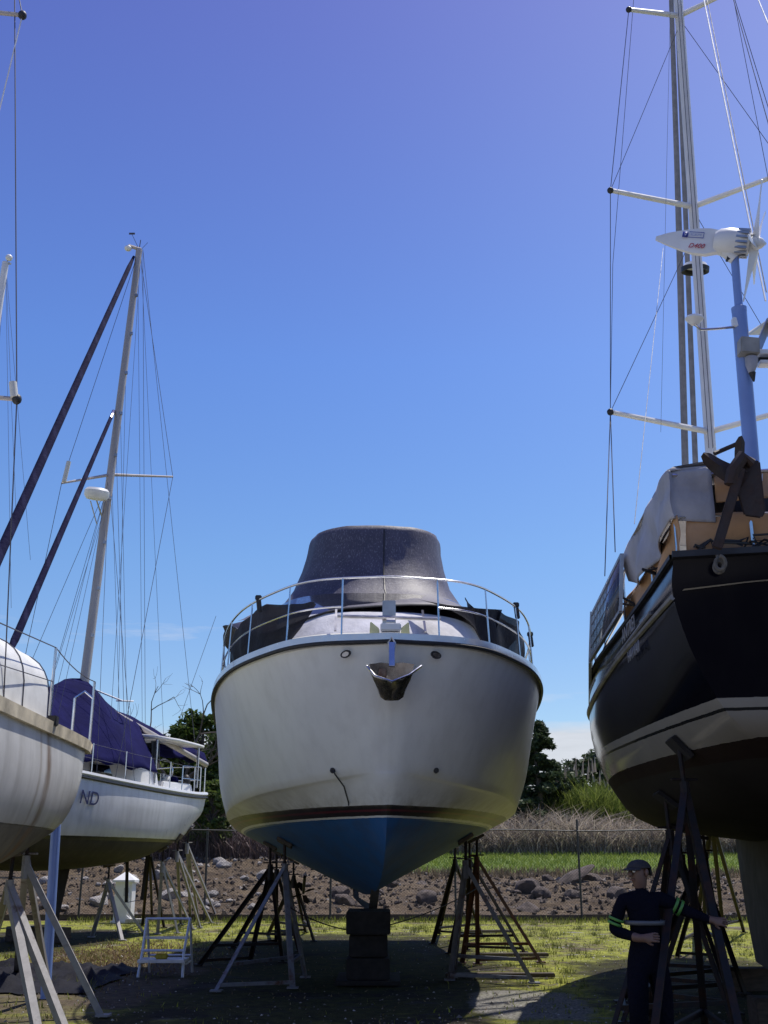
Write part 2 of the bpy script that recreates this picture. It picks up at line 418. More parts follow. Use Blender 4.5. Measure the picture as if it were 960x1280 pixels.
t = NT('mossy_yard_ground')
moss = t.ramp(t.noise(4.5, 8, .8), [(.34, (.05, .055, .012)), (.47, (.20, .215, .034)), (.64, (.41, .42, .075))])
dirt = t.ramp(t.noise(9, 6, .7), [(.3, (.055, .042, .030)), (.7, (.16, .125, .09))])
grav = t.ramp(t.noise(34, 3, .7), [(.35, (.10, .095, .09)), (.7, (.42, .40, .37))])
m1 = t.ramp(t.math('ADD', t.math('MULTIPLY', t.noise(.62, 6, .62), .65), t.math('MULTIPLY', t.noise(4.2, 6, .7), .35)), [(.505, 0.0), (.59, 1.0)])
col = t.mix(m1, moss, dirt)
m2 = t.ramp(t.noise(.95, 5, .6, stretch=(1, 1.6, 1)), [(.60, 0.0), (.67, 1.0)])
col = t.mix(m2, col, grav)
litter = t.ramp(t.noise(60, 2, .5), [(.60, 0.0), (.68, 1.0)])
col = t.mix(t.math('MULTIPLY', litter, .55), col, (.11, .07, .055))
hull_shade = t.ramp(t.noise(7, 6, .7), [(.3, (.009, .008, .007)), (.7, (.026, .022, .018))])  # near-black tone that paints the shade beneath the boats into the ground colour
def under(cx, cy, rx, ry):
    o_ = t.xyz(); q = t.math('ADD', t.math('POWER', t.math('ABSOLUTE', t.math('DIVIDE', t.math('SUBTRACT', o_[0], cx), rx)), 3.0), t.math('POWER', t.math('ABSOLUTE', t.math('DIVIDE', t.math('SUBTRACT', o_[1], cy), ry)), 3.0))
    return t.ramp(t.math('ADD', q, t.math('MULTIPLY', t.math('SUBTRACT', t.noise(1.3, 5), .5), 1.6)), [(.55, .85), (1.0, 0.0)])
for u_ in ((-1.0, 19.6, 3.2, 9.0), (4.9, 14.5, 2.3, 7.0), (-4.9, 9.0, 1.6, 4.5), (-7.6, 25.5, 2.0, 4.5)): col = t.mix(under(*u_), col, hull_shade)  # painted shade patches, spread from each hull towards its cast shadow
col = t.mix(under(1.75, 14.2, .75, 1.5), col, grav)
col = t.mix(under(-4.0, 16.5, 1.3, 4.0), col, dirt)
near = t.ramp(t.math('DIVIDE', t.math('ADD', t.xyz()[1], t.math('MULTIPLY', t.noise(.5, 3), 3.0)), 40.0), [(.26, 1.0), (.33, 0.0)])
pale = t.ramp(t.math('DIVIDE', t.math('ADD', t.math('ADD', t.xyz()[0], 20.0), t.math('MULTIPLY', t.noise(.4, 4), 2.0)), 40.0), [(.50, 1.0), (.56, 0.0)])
bounce_col = t.mix(pale, t.ramp(t.noise(20, 4), [(.3, (.04, .04, .042)), (.7, (.085, .08, .08))]), t.ramp(t.noise(20, 4), [(.3, (.27, .26, .245)), (.7, (.44, .425, .40))]))  # unseen foreground, pale left and dark right, added to shape bounce onto the hulls
col = t.mix(near, col, bounce_col)
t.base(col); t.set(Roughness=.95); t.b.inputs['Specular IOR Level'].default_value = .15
t.bump(t.math('ADD', t.noise(22, 6, .7), t.math('MULTIPLY', t.noise(5, 4), .8)), .9, .05); ground_m = t.m
t = NT('rocky_dirt')
c = t.ramp(t.noise(1.1, 8, .68), [(.3, (.045, .031, .019)), (.5, (.125, .086, .048)), (.72, (.215, .160, .095))])
vo = t.n('ShaderNodeTexVoronoi'); vo.inputs['Scale'].default_value = 3.2; t.l(t.tc.outputs['Object'], vo.inputs['Vector'])
c = t.mix(t.ramp(vo.outputs['Distance'], [(.05, .7), (.3, 0.0)]), c, (.035, .028, .026))
c = t.mix(t.ramp(t.noise(3.1, 5, .7), [(.60, 0.0), (.70, .7)]), c, (.26, .225, .18))
t.base(c); t.set(Roughness=.95); t.bump(t.math('ADD', t.noise(8, 8, .75), vo.outputs['Distance']), 1.0, .15); dirt_m = t.m
t = NT('lawn_grass')
c = t.ramp(t.noise(.7, 6, .6, stretch=(1, .4, 1)), [(.3, (.085, .14, .018)), (.7, (.16, .215, .04))])
c = t.mix(t.ramp(t.noise(30, 3), [(.45, 0.0), (.7, .5)]), c, (.05, .09, .012))
t.base(c); t.set(Roughness=.95); t.bump(t.noise(18, 5), .8, .1); lawn_m = t.m

xs = [-2500, -600, -150, -60, -35] + frange(-24, 24, .45) + [35, 60, 150, 600, 2500]
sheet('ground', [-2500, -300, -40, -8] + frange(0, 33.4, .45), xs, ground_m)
sheet('dirt_bank', frange(33.4, 46.0, .22), [-2500, -600, -150, -60, -35] + frange(-24, 24, .25) + [35, 60, 150, 600, 2500], dirt_m)
sheet('lawn', [46, 48, 50, 52, 54, 56, 58, 60, 64, 70, 120, 400, 4000], xs[:5] + frange(-24, 24, 2) + xs[-5:], lawn_m)

# blades and tufts ----------------------------------------------------
def blades(name, n, posf, hr, wr, lean, mat, curve=.35, segs=2):
    m_v = []; m_f = []
    for _ in range(n):
        p = posf()
        if p is None: continue
        h = random.uniform(*hr) * p[3]; wd = random.uniform(*wr); a = random.uniform(0, 6.283); ld = random.uniform(0, 6.283); ln = random.uniform(0, lean) * h
        dx, dy = math.cos(a) * wd / 2, math.sin(a) * wd / 2; lx, ly = math.cos(ld) * ln, math.sin(ld) * ln
        b = len(m_v)
        for k in range(segs):
            f = k / segs; ww = 1 - .5 * f; q = f * f
            m_v.append((p[0] - dx * ww + lx * q, p[1] - dy * ww + ly * q, p[2] + h * f * (1 - curve * .3 * f))); m_v.append((p[0] + dx * ww + lx * q, p[1] + dy * ww + ly * q, p[2] + h * f * (1 - curve * .3 * f)))
        m_v.append((p[0] + lx, p[1] + ly, p[2] + h * (1 - curve * .3)))
        for k in range(segs - 1): m_f.append((b + 2 * k, b + 2 * k + 1, b + 2 * k + 3, b + 2 * k + 2))
        m_f.append((b + 2 * segs - 2, b + 2 * segs - 1, b + 2 * segs))
    m = MB(); m.v = [V(p) for p in m_v]; m.f = m_f
    return m.build(name, mat, None, smooth=False, fix=False)
straw = leaf('dry_brush', (.10, .08, .068), (.62, .54, .44), .3)
straw_d = leaf('dark_dry_brush', (.03, .021, .023), (.20, .14, .13), .2)
cane = leaf('cane_grass', (.045, .085, .014), (.23, .27, .06), .4)
plume = leaf('cane_plumes', (.25, .2, .15), (.5, .42, .33), .3)
mossb = leaf('moss_blades', (.10, .12, .02), (.34, .37, .06), .3)
dryb = leaf('dry_leaf_litter', (.08, .05, .03), (.26, .2, .10), .1)
def on(x0, x1, y0, y1, dens=None, sc=None):
    def f():
        x, y = random.uniform(x0, x1), random.uniform(y0, y1)
        if dens and random.random() > dens(x, y): return None
        return (x, y, terr(x, y) - .01, sc(x, y) if sc else 1.0)
    return f
def off_hull_shade(x, y): return min(min((abs((x - a) / c) ** 3 + abs((y - b) / d) ** 3) for a, b, c, d in ((-1.0, 19.6, 3.2, 9.0), (4.9, 14.5, 2.3, 7.0), (-4.9, 9, 1.6, 4.5), (-7.6, 25.5, 2, 4.5))), 1.0)  # falls to zero inside the painted hull shade, thinning blades and chips there
def patch(x, y): return off_hull_shade(x, y) ** 2 * max(0, min(1, .5 + 1.6 * mnoise.noise(V((x * .55, y * .55, 9))) + .5 * mnoise.noise(V((x * 2.2, y * 2.2, 3)))))
def stuff(o, label, cat): tag(o, label, cat); o['kind'] = 'stuff'; return o
stuff(blades('moss_grass', 30000, on(-9, 9, 12, 33.3, patch), (.015, .085), (.008, .022), .9, mossb), 'bright yellow-green mossy grass on the yard floor', 'moss')
stuff(blades('brown_weeds', 7000, lambda: (lambda x, y: (x, y, terr(x, y) - .01, 1.0))(random.gauss(-4.9, .75), random.gauss(20.2, 2.0)), (.03, .10), (.01, .025), 1.6, leaf('brown_weed_leaves', (.09, .05, .035), (.30, .22, .11), .3)), 'reddish brown low weeds between the left boats and the step stool', 'weeds')
stuff(blades('leaf_litter', 5000, on(-9, 9, 12, 33, lambda x, y: 1 - patch(x, y)), (.01, .05), (.01, .03), 2.5, dryb), 'dry brown weeds and leaf litter on the yard floor', 'leaf litter')
gm_ = MB()
for i in range(9000):
    x = random.uniform(-9, 9); y = 12 + 21 * random.random() ** 1.4
    if random.random() < patch(x, y) * .7 or random.random() > off_hull_shade(x, y) + .08: continue
    s_ = random.uniform(.008, .022) * (2.2 if random.random() < .03 else 1); c_ = V((x, y, terr(x, y) + s_ * .2)); a_ = random.uniform(0, 6.28); q_ = Matrix.Rotation(a_, 3, 'Z')
    gm_.add([c_ + q_ @ V(p_) for p_ in ((s_, 0, 0), (0, s_ * .7, 0), (-s_, 0, 0), (0, -s_ * .8, 0), (s_ * .2, s_ * .1, s_ * .7))], [(0, 1, 4), (1, 2, 4), (2, 3, 4), (3, 0, 4)])
t = NT('gravel_chips'); gi = t.n('ShaderNodeNewGeometry'); t.base(t.ramp(gi.outputs['Random Per Island'], [(.0, (.06, .055, .05)), (.7, (.2, .18, .16)), (1.0, (.5, .48, .45))])); t.set(Roughness=.95)
stuff(gm_.build('gravel', t.m, None, smooth=False, fix=False), 'loose pale gravel chips scattered over the yard', 'gravel')
TUFT = [(random.uniform(-8, 8), 12.5 + 20 * random.random()) for _ in range(420)]
TUFT = [p_ for p_ in TUFT if off_hull_shade(*p_) > .8]
def tuft():
    a, b = random.choice(TUFT); x = a + random.gauss(0, .07); y = b + random.gauss(0, .07); return (x, y, terr(x, y) - .01, random.uniform(.5, 1.0))
stuff(blades('weed_tufts', 9000, tuft, (.06, .22), (.006, .014), .9, leaf('weed_blades', (.06, .08, .015), (.24, .25, .07), .35)), 'small weed tufts dotted over the yard floor', 'weeds')
def hb(x, y): return .75 + .45 * mnoise.noise(V((x * .35, y * .3, 5))) + .2 * mnoise.noise(V((x * 1.3, y, 8)))
stuff(blades('brush_thicket', 46000, on(-2, 26, 56.3, 61, None, lambda x, y: hb(x, y) * random.choice((.35, .6, .8, 1, 1))), (.7, 3.3), (.03, .08), 1.5, straw, .9, 3), 'pale dry brush thicket along the back of the lawn', 'dry brush')
stuff(blades('dark_brush', 22000, on(-22, -2, 42.5, 47.5, None, lambda x, y: hb(x, y) * random.choice((.4, .7, 1, 1))), (.6, 2.6), (.02, .06), 1.4, straw_d, .8, 3), 'dark purple-brown dead brush on the left bank', 'dry brush')
def hcane(x, y): return (.72 + .4 * mnoise.noise(V((x * .22, y * .3, 15)))) * (1.0 if x < 14 else max(.75, 1 - (x - 14) * .05))
stuff(blades('cane_thicket', 30000, on(6, 28, 60.5, 66, None, lambda x, y: hcane(x, y) * random.choice((.6, .8, .9, 1, 1))), (3.4, 5.9), (.03, .085), .75, cane, .9, 3), 'tall green cane grass above the dry brush', 'cane grass')
stuff(blades('cane_plume', 260, lambda: (lambda x, y: (x, y, terr(x, y) + 4.2 * hcane(x, y), 1))(random.uniform(9, 26), random.uniform(60.5, 64)), (.6, 1.3), (.08, .16), .3, plume), 'pale seed plumes standing on the cane grass', 'cane plumes')
stuff(blades('verge_weeds', 7000, on(-10, 24, 43.2, 46.2), (.12, .42), (.015, .05), .8, leaf('verge', (.10, .075, .05), (.33, .26, .14), .2)), 'dry reddish weeds along the front edge of the lawn', 'weeds')
stuff(blades('lawn_grass', 16000, on(-4, 26, 46.0, 57), (.08, .28), (.02, .06), .6, leaf('lawn_blades', (.15, .22, .03), (.36, .43, .09), .45)), 'short green grass of the lawn behind the fence', 'grass')
stuff(blades('fence_grass', 3500, on(-9, 13, 32.5, 33.5), (.05, .22), (.01, .025), .7, mossb), 'thin grass growing along the fence foot', 'grass')

# rocks ---------------------------------------------------------------
rock_m = simple('basalt_rock', (.085, .066, .056), .95, 0, .55, 3, 1.0, 9)
rock_l = simple('pale_rock', (.27, .25, .23), .9, 0, .35, 4, .8, 9)
def rock_mesh(seed, sx, sy, sz):
    bm = bmesh.new(); bmesh.ops.create_icosphere(bm, subdivisions=3, radius=1)
    planes = [(V((random.gauss(0, 1), random.gauss(0, 1), random.gauss(0, .7))).normalized(), random.uniform(.55, .85)) for _ in range(9)]
    for v in bm.verts:
        p = v.co.copy()
        for nrm, d in planes:
            e = p.dot(nrm) - d
            if e > 0: p -= nrm * e * .92
        p *= 1 + .10 * mnoise.noise(p * 2.5 + V((seed, 0, 0)))
        v.co = V((p.x * sx, p.y * sy, p.z * sz))
    me = bpy.data.meshes.new('rock'); bm.to_mesh(me); bm.free()
    me.polygons.foreach_set('use_smooth', [True] * len(me.polygons)); me.set_sharp_from_angle(angle=R(28)); return me
RM = [rock_mesh(i * 3.1, 1, random.uniform(.7, 1), random.uniform(.5, .75)) for i in range(6)]
RL = []
for me in RM:
    c = me.copy(); c.materials.append(rock_l); RL.append(c); me.materials.append(rock_m)
def rock(px, py, Y, size, label, group=None, me=None, z=None):
    p = at(px, py, Y) if py else V((px, Y, 0)); p.z = terr(p.x, p.y) + size * .12
    o = bpy.data.objects.new('rock', me or random.choice(RM)); C.objects.link(o)
    o.location = p; o.scale = (size, size, size); o.rotation_euler = (random.uniform(-.3, .3), random.uniform(-.3, .3), random.uniform(0, 6.28))
    return tag(o, label, 'rock', group)
o = rock(712, 1098, 41.5, .95, 'long tilted dark slab of rock left of the tall fence post', me=RM[0]); o.scale = (1.05, .5, .32); o.rotation_euler = (.1, -.45, .15)
o = rock(660, 1112, 39, .62, 'squat dark boulder below the tilted slab')
o = rock(740, 1090, 42, .4, 'small flat stone just right of the tall fence post')
o = rock(676, 1122, 37.5, .42, 'low brown boulder in front of the squat dark boulder')
o = rock(770, 1122, 37.5, .45, 'rounded boulder between the fence post and the worker')
o = rock(535, 1130, 36.5, .5, 'wide grey boulder seen between the stands right of the keel block')
for i in range(190):
    x = random.uniform(-12, 13); y = random.uniform(34.6, 43.5); pale = x < -3 and random.random() < .75
    s = random.choice((.1, .12, .14, .17, .21, .3)) * random.uniform(.8, 1.3)
    if not pale and random.random() < .45: continue
    rock(x, None, y, s, 'pale broken stone lying in the rubble bank left of the yacht' if pale else 'brown-grey stone lying in the dirt behind the fence',
         'pale rubble stones on the left bank' if pale else 'stones scattered in the dirt behind the fence', me=random.choice(RL if pale else RM))

rb = MB()
for i in range(3800):
    x = random.uniform(-13, 14); y = random.uniform(34.0, 44.2); s_ = random.choice((.03, .045, .06, .09)) * random.uniform(.7, 1.5); c_ = V((x, y, terr(x, y) + s_ * .2))
    q_ = Quaternion((random.gauss(0, 1), random.gauss(0, 1), random.gauss(0, 1), random.gauss(0, 1))).normalized()
    p_ = [c_ + q_ @ V((a * s_ * random.uniform(.7, 1.5), b * s_ * random.uniform(.6, 1.2), c * s_ * .7)) for a, b, c in ((1, 0, 0), (-1, 0, 0), (0, 1, 0), (0, -1, 0), (0, 0, 1), (0, 0, -1))]
    rb.add(p_, [(0, 2, 4), (2, 1, 4), (1, 3, 4), (3, 0, 4), (2, 0, 5), (1, 2, 5), (3, 1, 5), (0, 3, 5)])
t = NT('rubble_chips'); gi = t.n('ShaderNodeNewGeometry')
t.base(t.ramp(gi.outputs['Random Per Island'], [(.0, (.03, .023, .018)), (.75, (.10, .073, .053)), (.93, (.18, .15, .12)), (1.0, (.34, .31, .28))])); t.set(Roughness=.95)
stuff(rb.build('rubble', t.m, None, smooth=False, fix=False), 'broken brown rubble strewn over the dirt bank', 'rubble')

# trees ---------------------------------------------------------------
def leaves_into(m, c, rad, n, size, droop=0.0, flat=1.0):
    for _ in range(n):
        d = V((random.gauss(0, 1), random.gauss(0, 1), random.gauss(0, 1))); d.normalize()
        p = V(c) + V((d.x * rad[0], d.y * rad[1], d.z * rad[2])) * (random.random() ** .45)
        a = V((random.gauss(0, 1), random.gauss(0, 1), random.gauss(0, .6) * flat - droop)).normalized(); b = a.orthogonal().normalized()
        b = Quaternion(a, random.uniform(0, 6.28)) @ b
        s = size * random.uniform(.6, 1.4)
        m.add([p - a * s, p + b * s * .45, p + a * s, p - b * s * .45], [(0, 1, 2, 3)])
def tree(name, label, cat, base, h, wdt, leafm, kind='broad', n=5200, size=.16, lean=0):
    b = V(base); b.z = terr(b.x, b.y) - .05
    t = thing(name, label, cat, b)
    tm = MB(); tm.tube([b, b + V((.1, 0, h * .35)), b + V((-.05 + lean, .1, h * .7)), b + V((lean * 1.4, 0, h * .95))], [h * .03, h * .024, h * .015, h * .004], 8)
    cm = MB(); clumps = []
    if kind == 'conifer':
        for i in range(46):
            f = (i + 1) / 47; z = h * (.06 + .92 * f); rr = wdt * (1 - f) ** .75 * random.uniform(.6, 1.12) + .12
            a = random.uniform(0, 6.28); tip = b + V((math.cos(a) * rr, math.sin(a) * rr, z - .12 * rr))
            tm.tube([b + V((0, 0, z - .1)), tip], [.035, .008], 4, cap=False)
            for k in range(4): clumps.append((b.lerp(tip, 0) * 0 + (b + V((0, 0, z))).lerp(tip, .35 + .2 * k), (.5 * (1 - .5 * f), .5 * (1 - .5 * f), .2)))
    else:
        for i in range(34):
            a = random.uniform(0, 6.28); f = random.random(); z = h * (.22 + .72 * f); rr = wdt * math.sin(math.pi * (.18 + .75 * f)) * random.uniform(.35, 1.0)
            tip = b + V((math.cos(a) * rr + lean * f, math.sin(a) * rr, z)); tm.tube([b + V((lean * f * .5, 0, z * .72)), tip], [.05, .012], 4, cap=False)
            s = random.uniform(.45, .95) * wdt * .38; clumps.append((tip, (s, s, s * .7)))
    per = n // len(clumps)
    for c, rd in clumps: leaves_into(cm, c, rd, per, size, .2 if kind == 'conifer' else .1)
    tm.build('trunk', bark, t); cm.build('crown', leafm, t, smooth=False, fix=False); return t
lf_dark = leaf('dark_evergreen_leaves', (.014, .026, .012), (.085, .12, .05), .25)
lf_mid = leaf('mid_green_leaves', (.022, .048, .010), (.10, .145, .03), .35)
lf_bush = leaf('bush_leaves', (.03, .06, .012), (.15, .19, .045), .4)
def tx(px, Y): return (px - 480) / FPX * Y / 1.025
tree('evergreen_tree', 'dark evergreen tree rising beside the right flank of the motor yacht', 'tree', (tx(672, 60.5), 60.5, 0), 6.9, 2.7, lf_dark, 'conifer', 15000, .15)
tree('evergreen_tree', 'shorter dark evergreen half hidden behind the motor yacht hull', 'tree', (tx(628, 61), 61, 0), 6.0, 2.8, lf_dark, 'conifer', 6000, .14)
tree('broadleaf_tree', 'low dark tree on the skyline behind the cane grass', 'tree', (tx(742, 72), 72, 0), 5.9, 3.3, lf_dark, 'broad', 7000, .2)
tree('broadleaf_tree', 'round dark tree on the skyline touching the navy hull', 'tree', (tx(800, 70), 70, 0), 6.3, 4.0, lf_dark, 'broad', 7000, .2)
tree('broadleaf_tree', 'distant tree hidden mostly behind the navy hull', 'tree', (tx(900, 72), 72, 0), 7.2, 4.5, lf_mid, 'broad', 5000, .22)
tree('broadleaf_tree', 'green tree showing between the white ketch cabin and the yacht', 'tree', (tx(252, 48), 48, 0), 6.1, 2.3, lf_mid, 'broad', 7500, .15)
tree('broadleaf_tree', 'bushy green tree under the navy boom cover', 'tree', (tx(222, 50), 50, 0), 4.9, 2.6, lf_bush, 'broad', 6500, .15)
tree('broadleaf_tree', 'tree behind the pilothouse windows of the ketch', 'tree', (tx(170, 52), 52, 0), 5.6, 3.0, lf_mid, 'broad', 5500, .17)
tree('shrub', 'leafy shrub at the bank foot beside the yacht port bilge', 'shrub', (tx(268, 43), 43, 0), 2.9, 1.1, lf_bush, 'broad', 3500, .11)
tree('shrub', 'dark shrub between the evergreen tree and the cane grass', 'shrub', (tx(700, 62), 62, 0), 4.4, 2.0, lf_dark, 'broad', 3000, .13)
def bare(label, base, h, seed):
    rnd = random.Random(seed); b = V(base); b.z = terr(b.x, b.y) - .05; t = thing('bare_tree', label, 'tree', b); m = MB(); c = MB()
    def grow(p, d, ln, r, k):
        q = p; pts = [p]
        for _ in range(3):
            d = (d + V((rnd.gauss(0, .2), rnd.gauss(0, .2), rnd.gauss(.05, .12)))).normalized(); q = q + d * ln / 3; pts.append(q)
        (m if k < 2 else c).tube(pts, [r, r * .85, r * .7, r * .55], 5, cap=False)
        if k < 5:
            for _ in range(rnd.choice((2, 2, 3))):
                grow(pts[rnd.choice((2, 3, 3))], (d + V((rnd.gauss(0, .6), rnd.gauss(0, .6), rnd.gauss(.05, .35)))).normalized(), ln * rnd.uniform(.55, .8), r * .55, k + 1)
    grow(b, V((0, 0, 1)), h * .38, h * .018, 0)
    m.build('trunk', bark, t); c.build('crown', bark, t); return t
bare('leafless branching tree above the ketch cabin cover', (tx(205, 46), 46, 0), 8.0, 3)
bare('leafless tree with reddish twigs left of the yacht bow', (tx(238, 44), 44, 0), 7.4, 11)

# fence ---------------------------------------------------------------
FY = 33.5; FH = 2.55
fence = thing('chain_link_fence', 'grey chain-link fence with a single top rail across the back of the yard', 'fence', (0, FY, 0))
p0 = at(725, 1100, FY).x; step = 467 / FPX * FY / 1.055 / 3
fx = [p0 + step * k for k in range(-9, 7)]
for x in fx:
    MB().tube([V((x, FY, -.1)), V((x + random.uniform(-.03, .03), FY, FH + (.28 if abs(x - p0) < .1 else .05)))], .032, 8).build('post', post_galv, fence)
MB().tube([V((x, FY - .04, FH - .03 - .02 * math.sin(x * 1.3))) for x in frange(fx[0], fx[-1], .6)], .021, 6).build('rail', post_galv, fence)
m = MB(); y = FY - .085
for k in range(int((fx[-1] - fx[0]) / .085)):
    x = fx[0] + .085 * k
    for sgn in (1, -1):
        xa, xb = x, x + sgn * FH
        if not (fx[0] <= xb <= fx[-1]): continue
        n = V((FH * 1, 0, -sgn * FH)).normalized() * .0022
        a = V((xa, y + .003 * sgn, .05)); b = V((xb, y + .003 * sgn, FH - .05))
        m.add([a - n, b - n, b + n, a + n], [(0, 1, 2, 3)])
m.build('wire_mesh', post_galv, fence, smooth=False, fix=False)
m = MB()
for a, b in zip(fx, fx[1:]): m.box(((a + b) / 2, FY + .05, .07 + random.uniform(-.015, .015)), (b - a - .02, .08, .2))
tag(m.build('kerb_board', timber, None, bevel=.01), 'dark timber kerb boards along the foot of the fence', 'kerb board')

# ================================================================== MOTOR YACHT
YO = V((.085, 12.3, 0)); YA = R(3.3)
def yx(s, b, z):
    # local: s aft, b>0 = image left (starboard... port when facing forward is mirrored); turned about the stem
    x, y = -b, s
    return V((YO.x + x * math.cos(YA) - y * math.sin(YA), YO.y + x * math.sin(YA) + y * math.cos(YA), z))
sheer = [(0,0,4.05),(.21,.95,4.04),(.72,1.52,4.01),(1.65,2.08,3.94),(2.95,2.40,3.82),(5,2.52,3.66),(8,2.55,3.52),(11,2.5,3.45),(13.5,2.4,3.45)]
chine = [(.66,0,2.63),(.93,.55,2.57),(1.45,1.08,2.50),(2.5,1.62,2.44),(3.8,1.98,2.36),(5.4,2.17,2.29),(8,2.25,2.2),(11,2.25,2.15),(13.5,2.2,2.12)]
chin2 = [(a + .02, max(0, b - .07), z - .035) if b else (a + .01, 0, z - .04) for a, b, z in chine]
sheer = [(a, b * .95, c) for a, b, c in sheer]; chine = [(a, b * 1.035, c) for a, b, c in chine]; chin2 = [(a, b * 1.035, c) for a, b, c in chin2]
keel = [(1.02,0,1.92),(1.3,0,1.70),(1.95,0,1.46),(3.1,0,1.27),(4.5,0,1.17),(6,0,1.12),(8,0,1.08),(11,0,1.06),(13.5,0,1.05)]
mid1 = [((a[0]*.62+b[0]*.38), (a[1]*.62+b[1]*.38)*1.012, a[2]*.62+b[2]*.38) for a, b in zip(sheer, chine)]
mid2 = [((a[0]*.28+b[0]*.72), (a[1]*.28+b[1]*.72)*1.025, a[2]*.28+b[2]*.72) for a, b in zip(sheer, chine)]
bot = [((a[0]+b[0])/2, (a[1]+b[1])/2*1.02, (a[2]+b[2])/2) for a, b in zip(chin2, keel)]
YH = Hull([sheer, mid1, mid2, chine, chin2, bot, keel], yx, 8, 4, hard=(3, 4))
yacht_m = banded('yacht_hull_paint', [(0, (.018, .105, .30)), (2.10, (.70, .69, .66)), (2.125, (.02, .016, .02)), (2.175, (.10, .018, .03)), (2.19, (.016, .014, .018)), (2.232, (.79, .785, .765))], rough=.36, streak=.12, coat=.08, below_rough=.6, below_z=2.09, mottle=.06)
nt_ = NT.__new__(NT); nt_.m = yacht_m; nt_.nt = yacht_m.node_tree; nt_.b = nt_.nt.nodes['Principled BSDF']; nt_.tc = [n_ for n_ in nt_.nt.nodes if n_.type == 'TEX_COORD'][0]
src = nt_.b.inputs['Base Color'].links[0].from_socket
zz = nt_.xyz()[2]
bt_ = nt_.math('MULTIPLY', nt_.math('LESS_THAN', zz, 2.10), nt_.ramp(nt_.noise(2.6, 7, .7), [(.48, 0.0), (.62, .55)]))
src = nt_.mix(bt_, src, (.035, .075, .16))
sc_ = nt_.ramp(nt_.math('DIVIDE', zz, 6.0), [(2.225 / 6, 0.0), (2.235 / 6, .55), (2.50 / 6, .0)])
src = nt_.mix(nt_.math('MULTIPLY', sc_, nt_.ramp(nt_.noise(6, 5, .7, stretch=(1, 1, .4)), [(.35, 0.0), (.65, 1.0)])), src, (.30, .26, .19))
nt_.base(src)
yacht = thing('motor_yacht', 'large white motor yacht with blue bottom seen bow-on, propped in the middle of the yard', 'yacht', (YO.x, YO.y, 0))
blunt = []
for k_, ln_ in enumerate(YH.lines):
    p_ = YH.line(k_, .36); f_ = (0, .25, .5, .6, .6, .45, 0)[k_]
    blunt.append([ln_[0], (p_[0] + (ln_[0][0] - p_[0]) * f_, p_[1], p_[2] + (ln_[0][2] - p_[2]) * f_)] + list(ln_[1:]))
YH2 = Hull(blunt, yx, 8, 4, hard=(3, 4))
yacht_hull = YH2.mesh(False, True).build('hull', yacht_m, yacht, ang=44)
YH.deck(-.05).build('deck', white_gel, yacht, ang=60)
N = 8
def run(t0, t1, st=.1): return frange(t0, t1, st)
ts = run(0, 8, .09)
def rim(inset, dz): return [YH.edge(t, 1, inset, dz) for t in reversed(ts) if t > 0] + [YH.edge(0, 1, inset, dz)] + [YH.edge(t, -1, inset, dz) for t in ts if t > 0]
# toe rail: white cap with a chrome face and black rubber line underneath
a, b, c, d = rim(-.035, .0), rim(-.035, .075), rim(.06, .09), rim(.06, .0)
MB().grid([a, b, c, d, a]).build('toe_rail', simple('polished_toe_rail', (.68, .68, .69), .2, .35, .05, coat=.5), yacht, ang=40)
MB().tube([p - V((0, 0, .022)) for p in rim(-.025, 0)], .024, 6).build('rubbing_strake', black_rub, yacht)
# trunk cabin
def trunk(z, front, half, aft, n=44, pw=2.6):
    pts = []
    for i in range(n + 1):
        th = -math.pi / 2 + math.pi * i / n
        b = half * math.copysign(abs(math.sin(th)) ** (2 / pw), math.sin(th)); s = front + (aft - front) * (1 - abs(math.cos(th)) ** (2 / pw))
        pts.append((s, b, z))
    return pts
def ring(z, front, half, aft=5.2, tail=9.5):
    p = trunk(z, front, half, aft); return [yx(tail, p[0][1], z)] + [yx(*q) for q in p] + [yx(tail, p[-1][1], z)]
MB().grid([ring(3.75, 2.2, 1.9), ring(4.58, 2.32, 1.82), ring(4.62, 2.4, 1.78)]).build('cabin', cream, yacht)
MB().grid([ring(4.62, 2.41, 1.77), ring(4.85, 2.62, 1.72), ring(5.02, 2.86, 1.66)]).build('window_cover', white_pleat, yacht)
m = MB(); m.grid([ring(5.02, 2.87, 1.65), ring(5.5, 3.7, 1.5), ring(5.52, 3.9, 1.4)])
m.grid([ring(5.52, 3.9, 1.4), [yx(7, 0, 5.53)] * len(ring(5.5, 3.7, 1.5))]); m.build('windscreen', dark_win, yacht)
for b0 in (-.62, .62):
    MB().beam(yx(2.3 if abs(b0) < .7 else 2.5, b0, 4.62), yx(2.6, b0 * .98, 4.99), .03, .02).build('mullion', dull_steel, yacht)
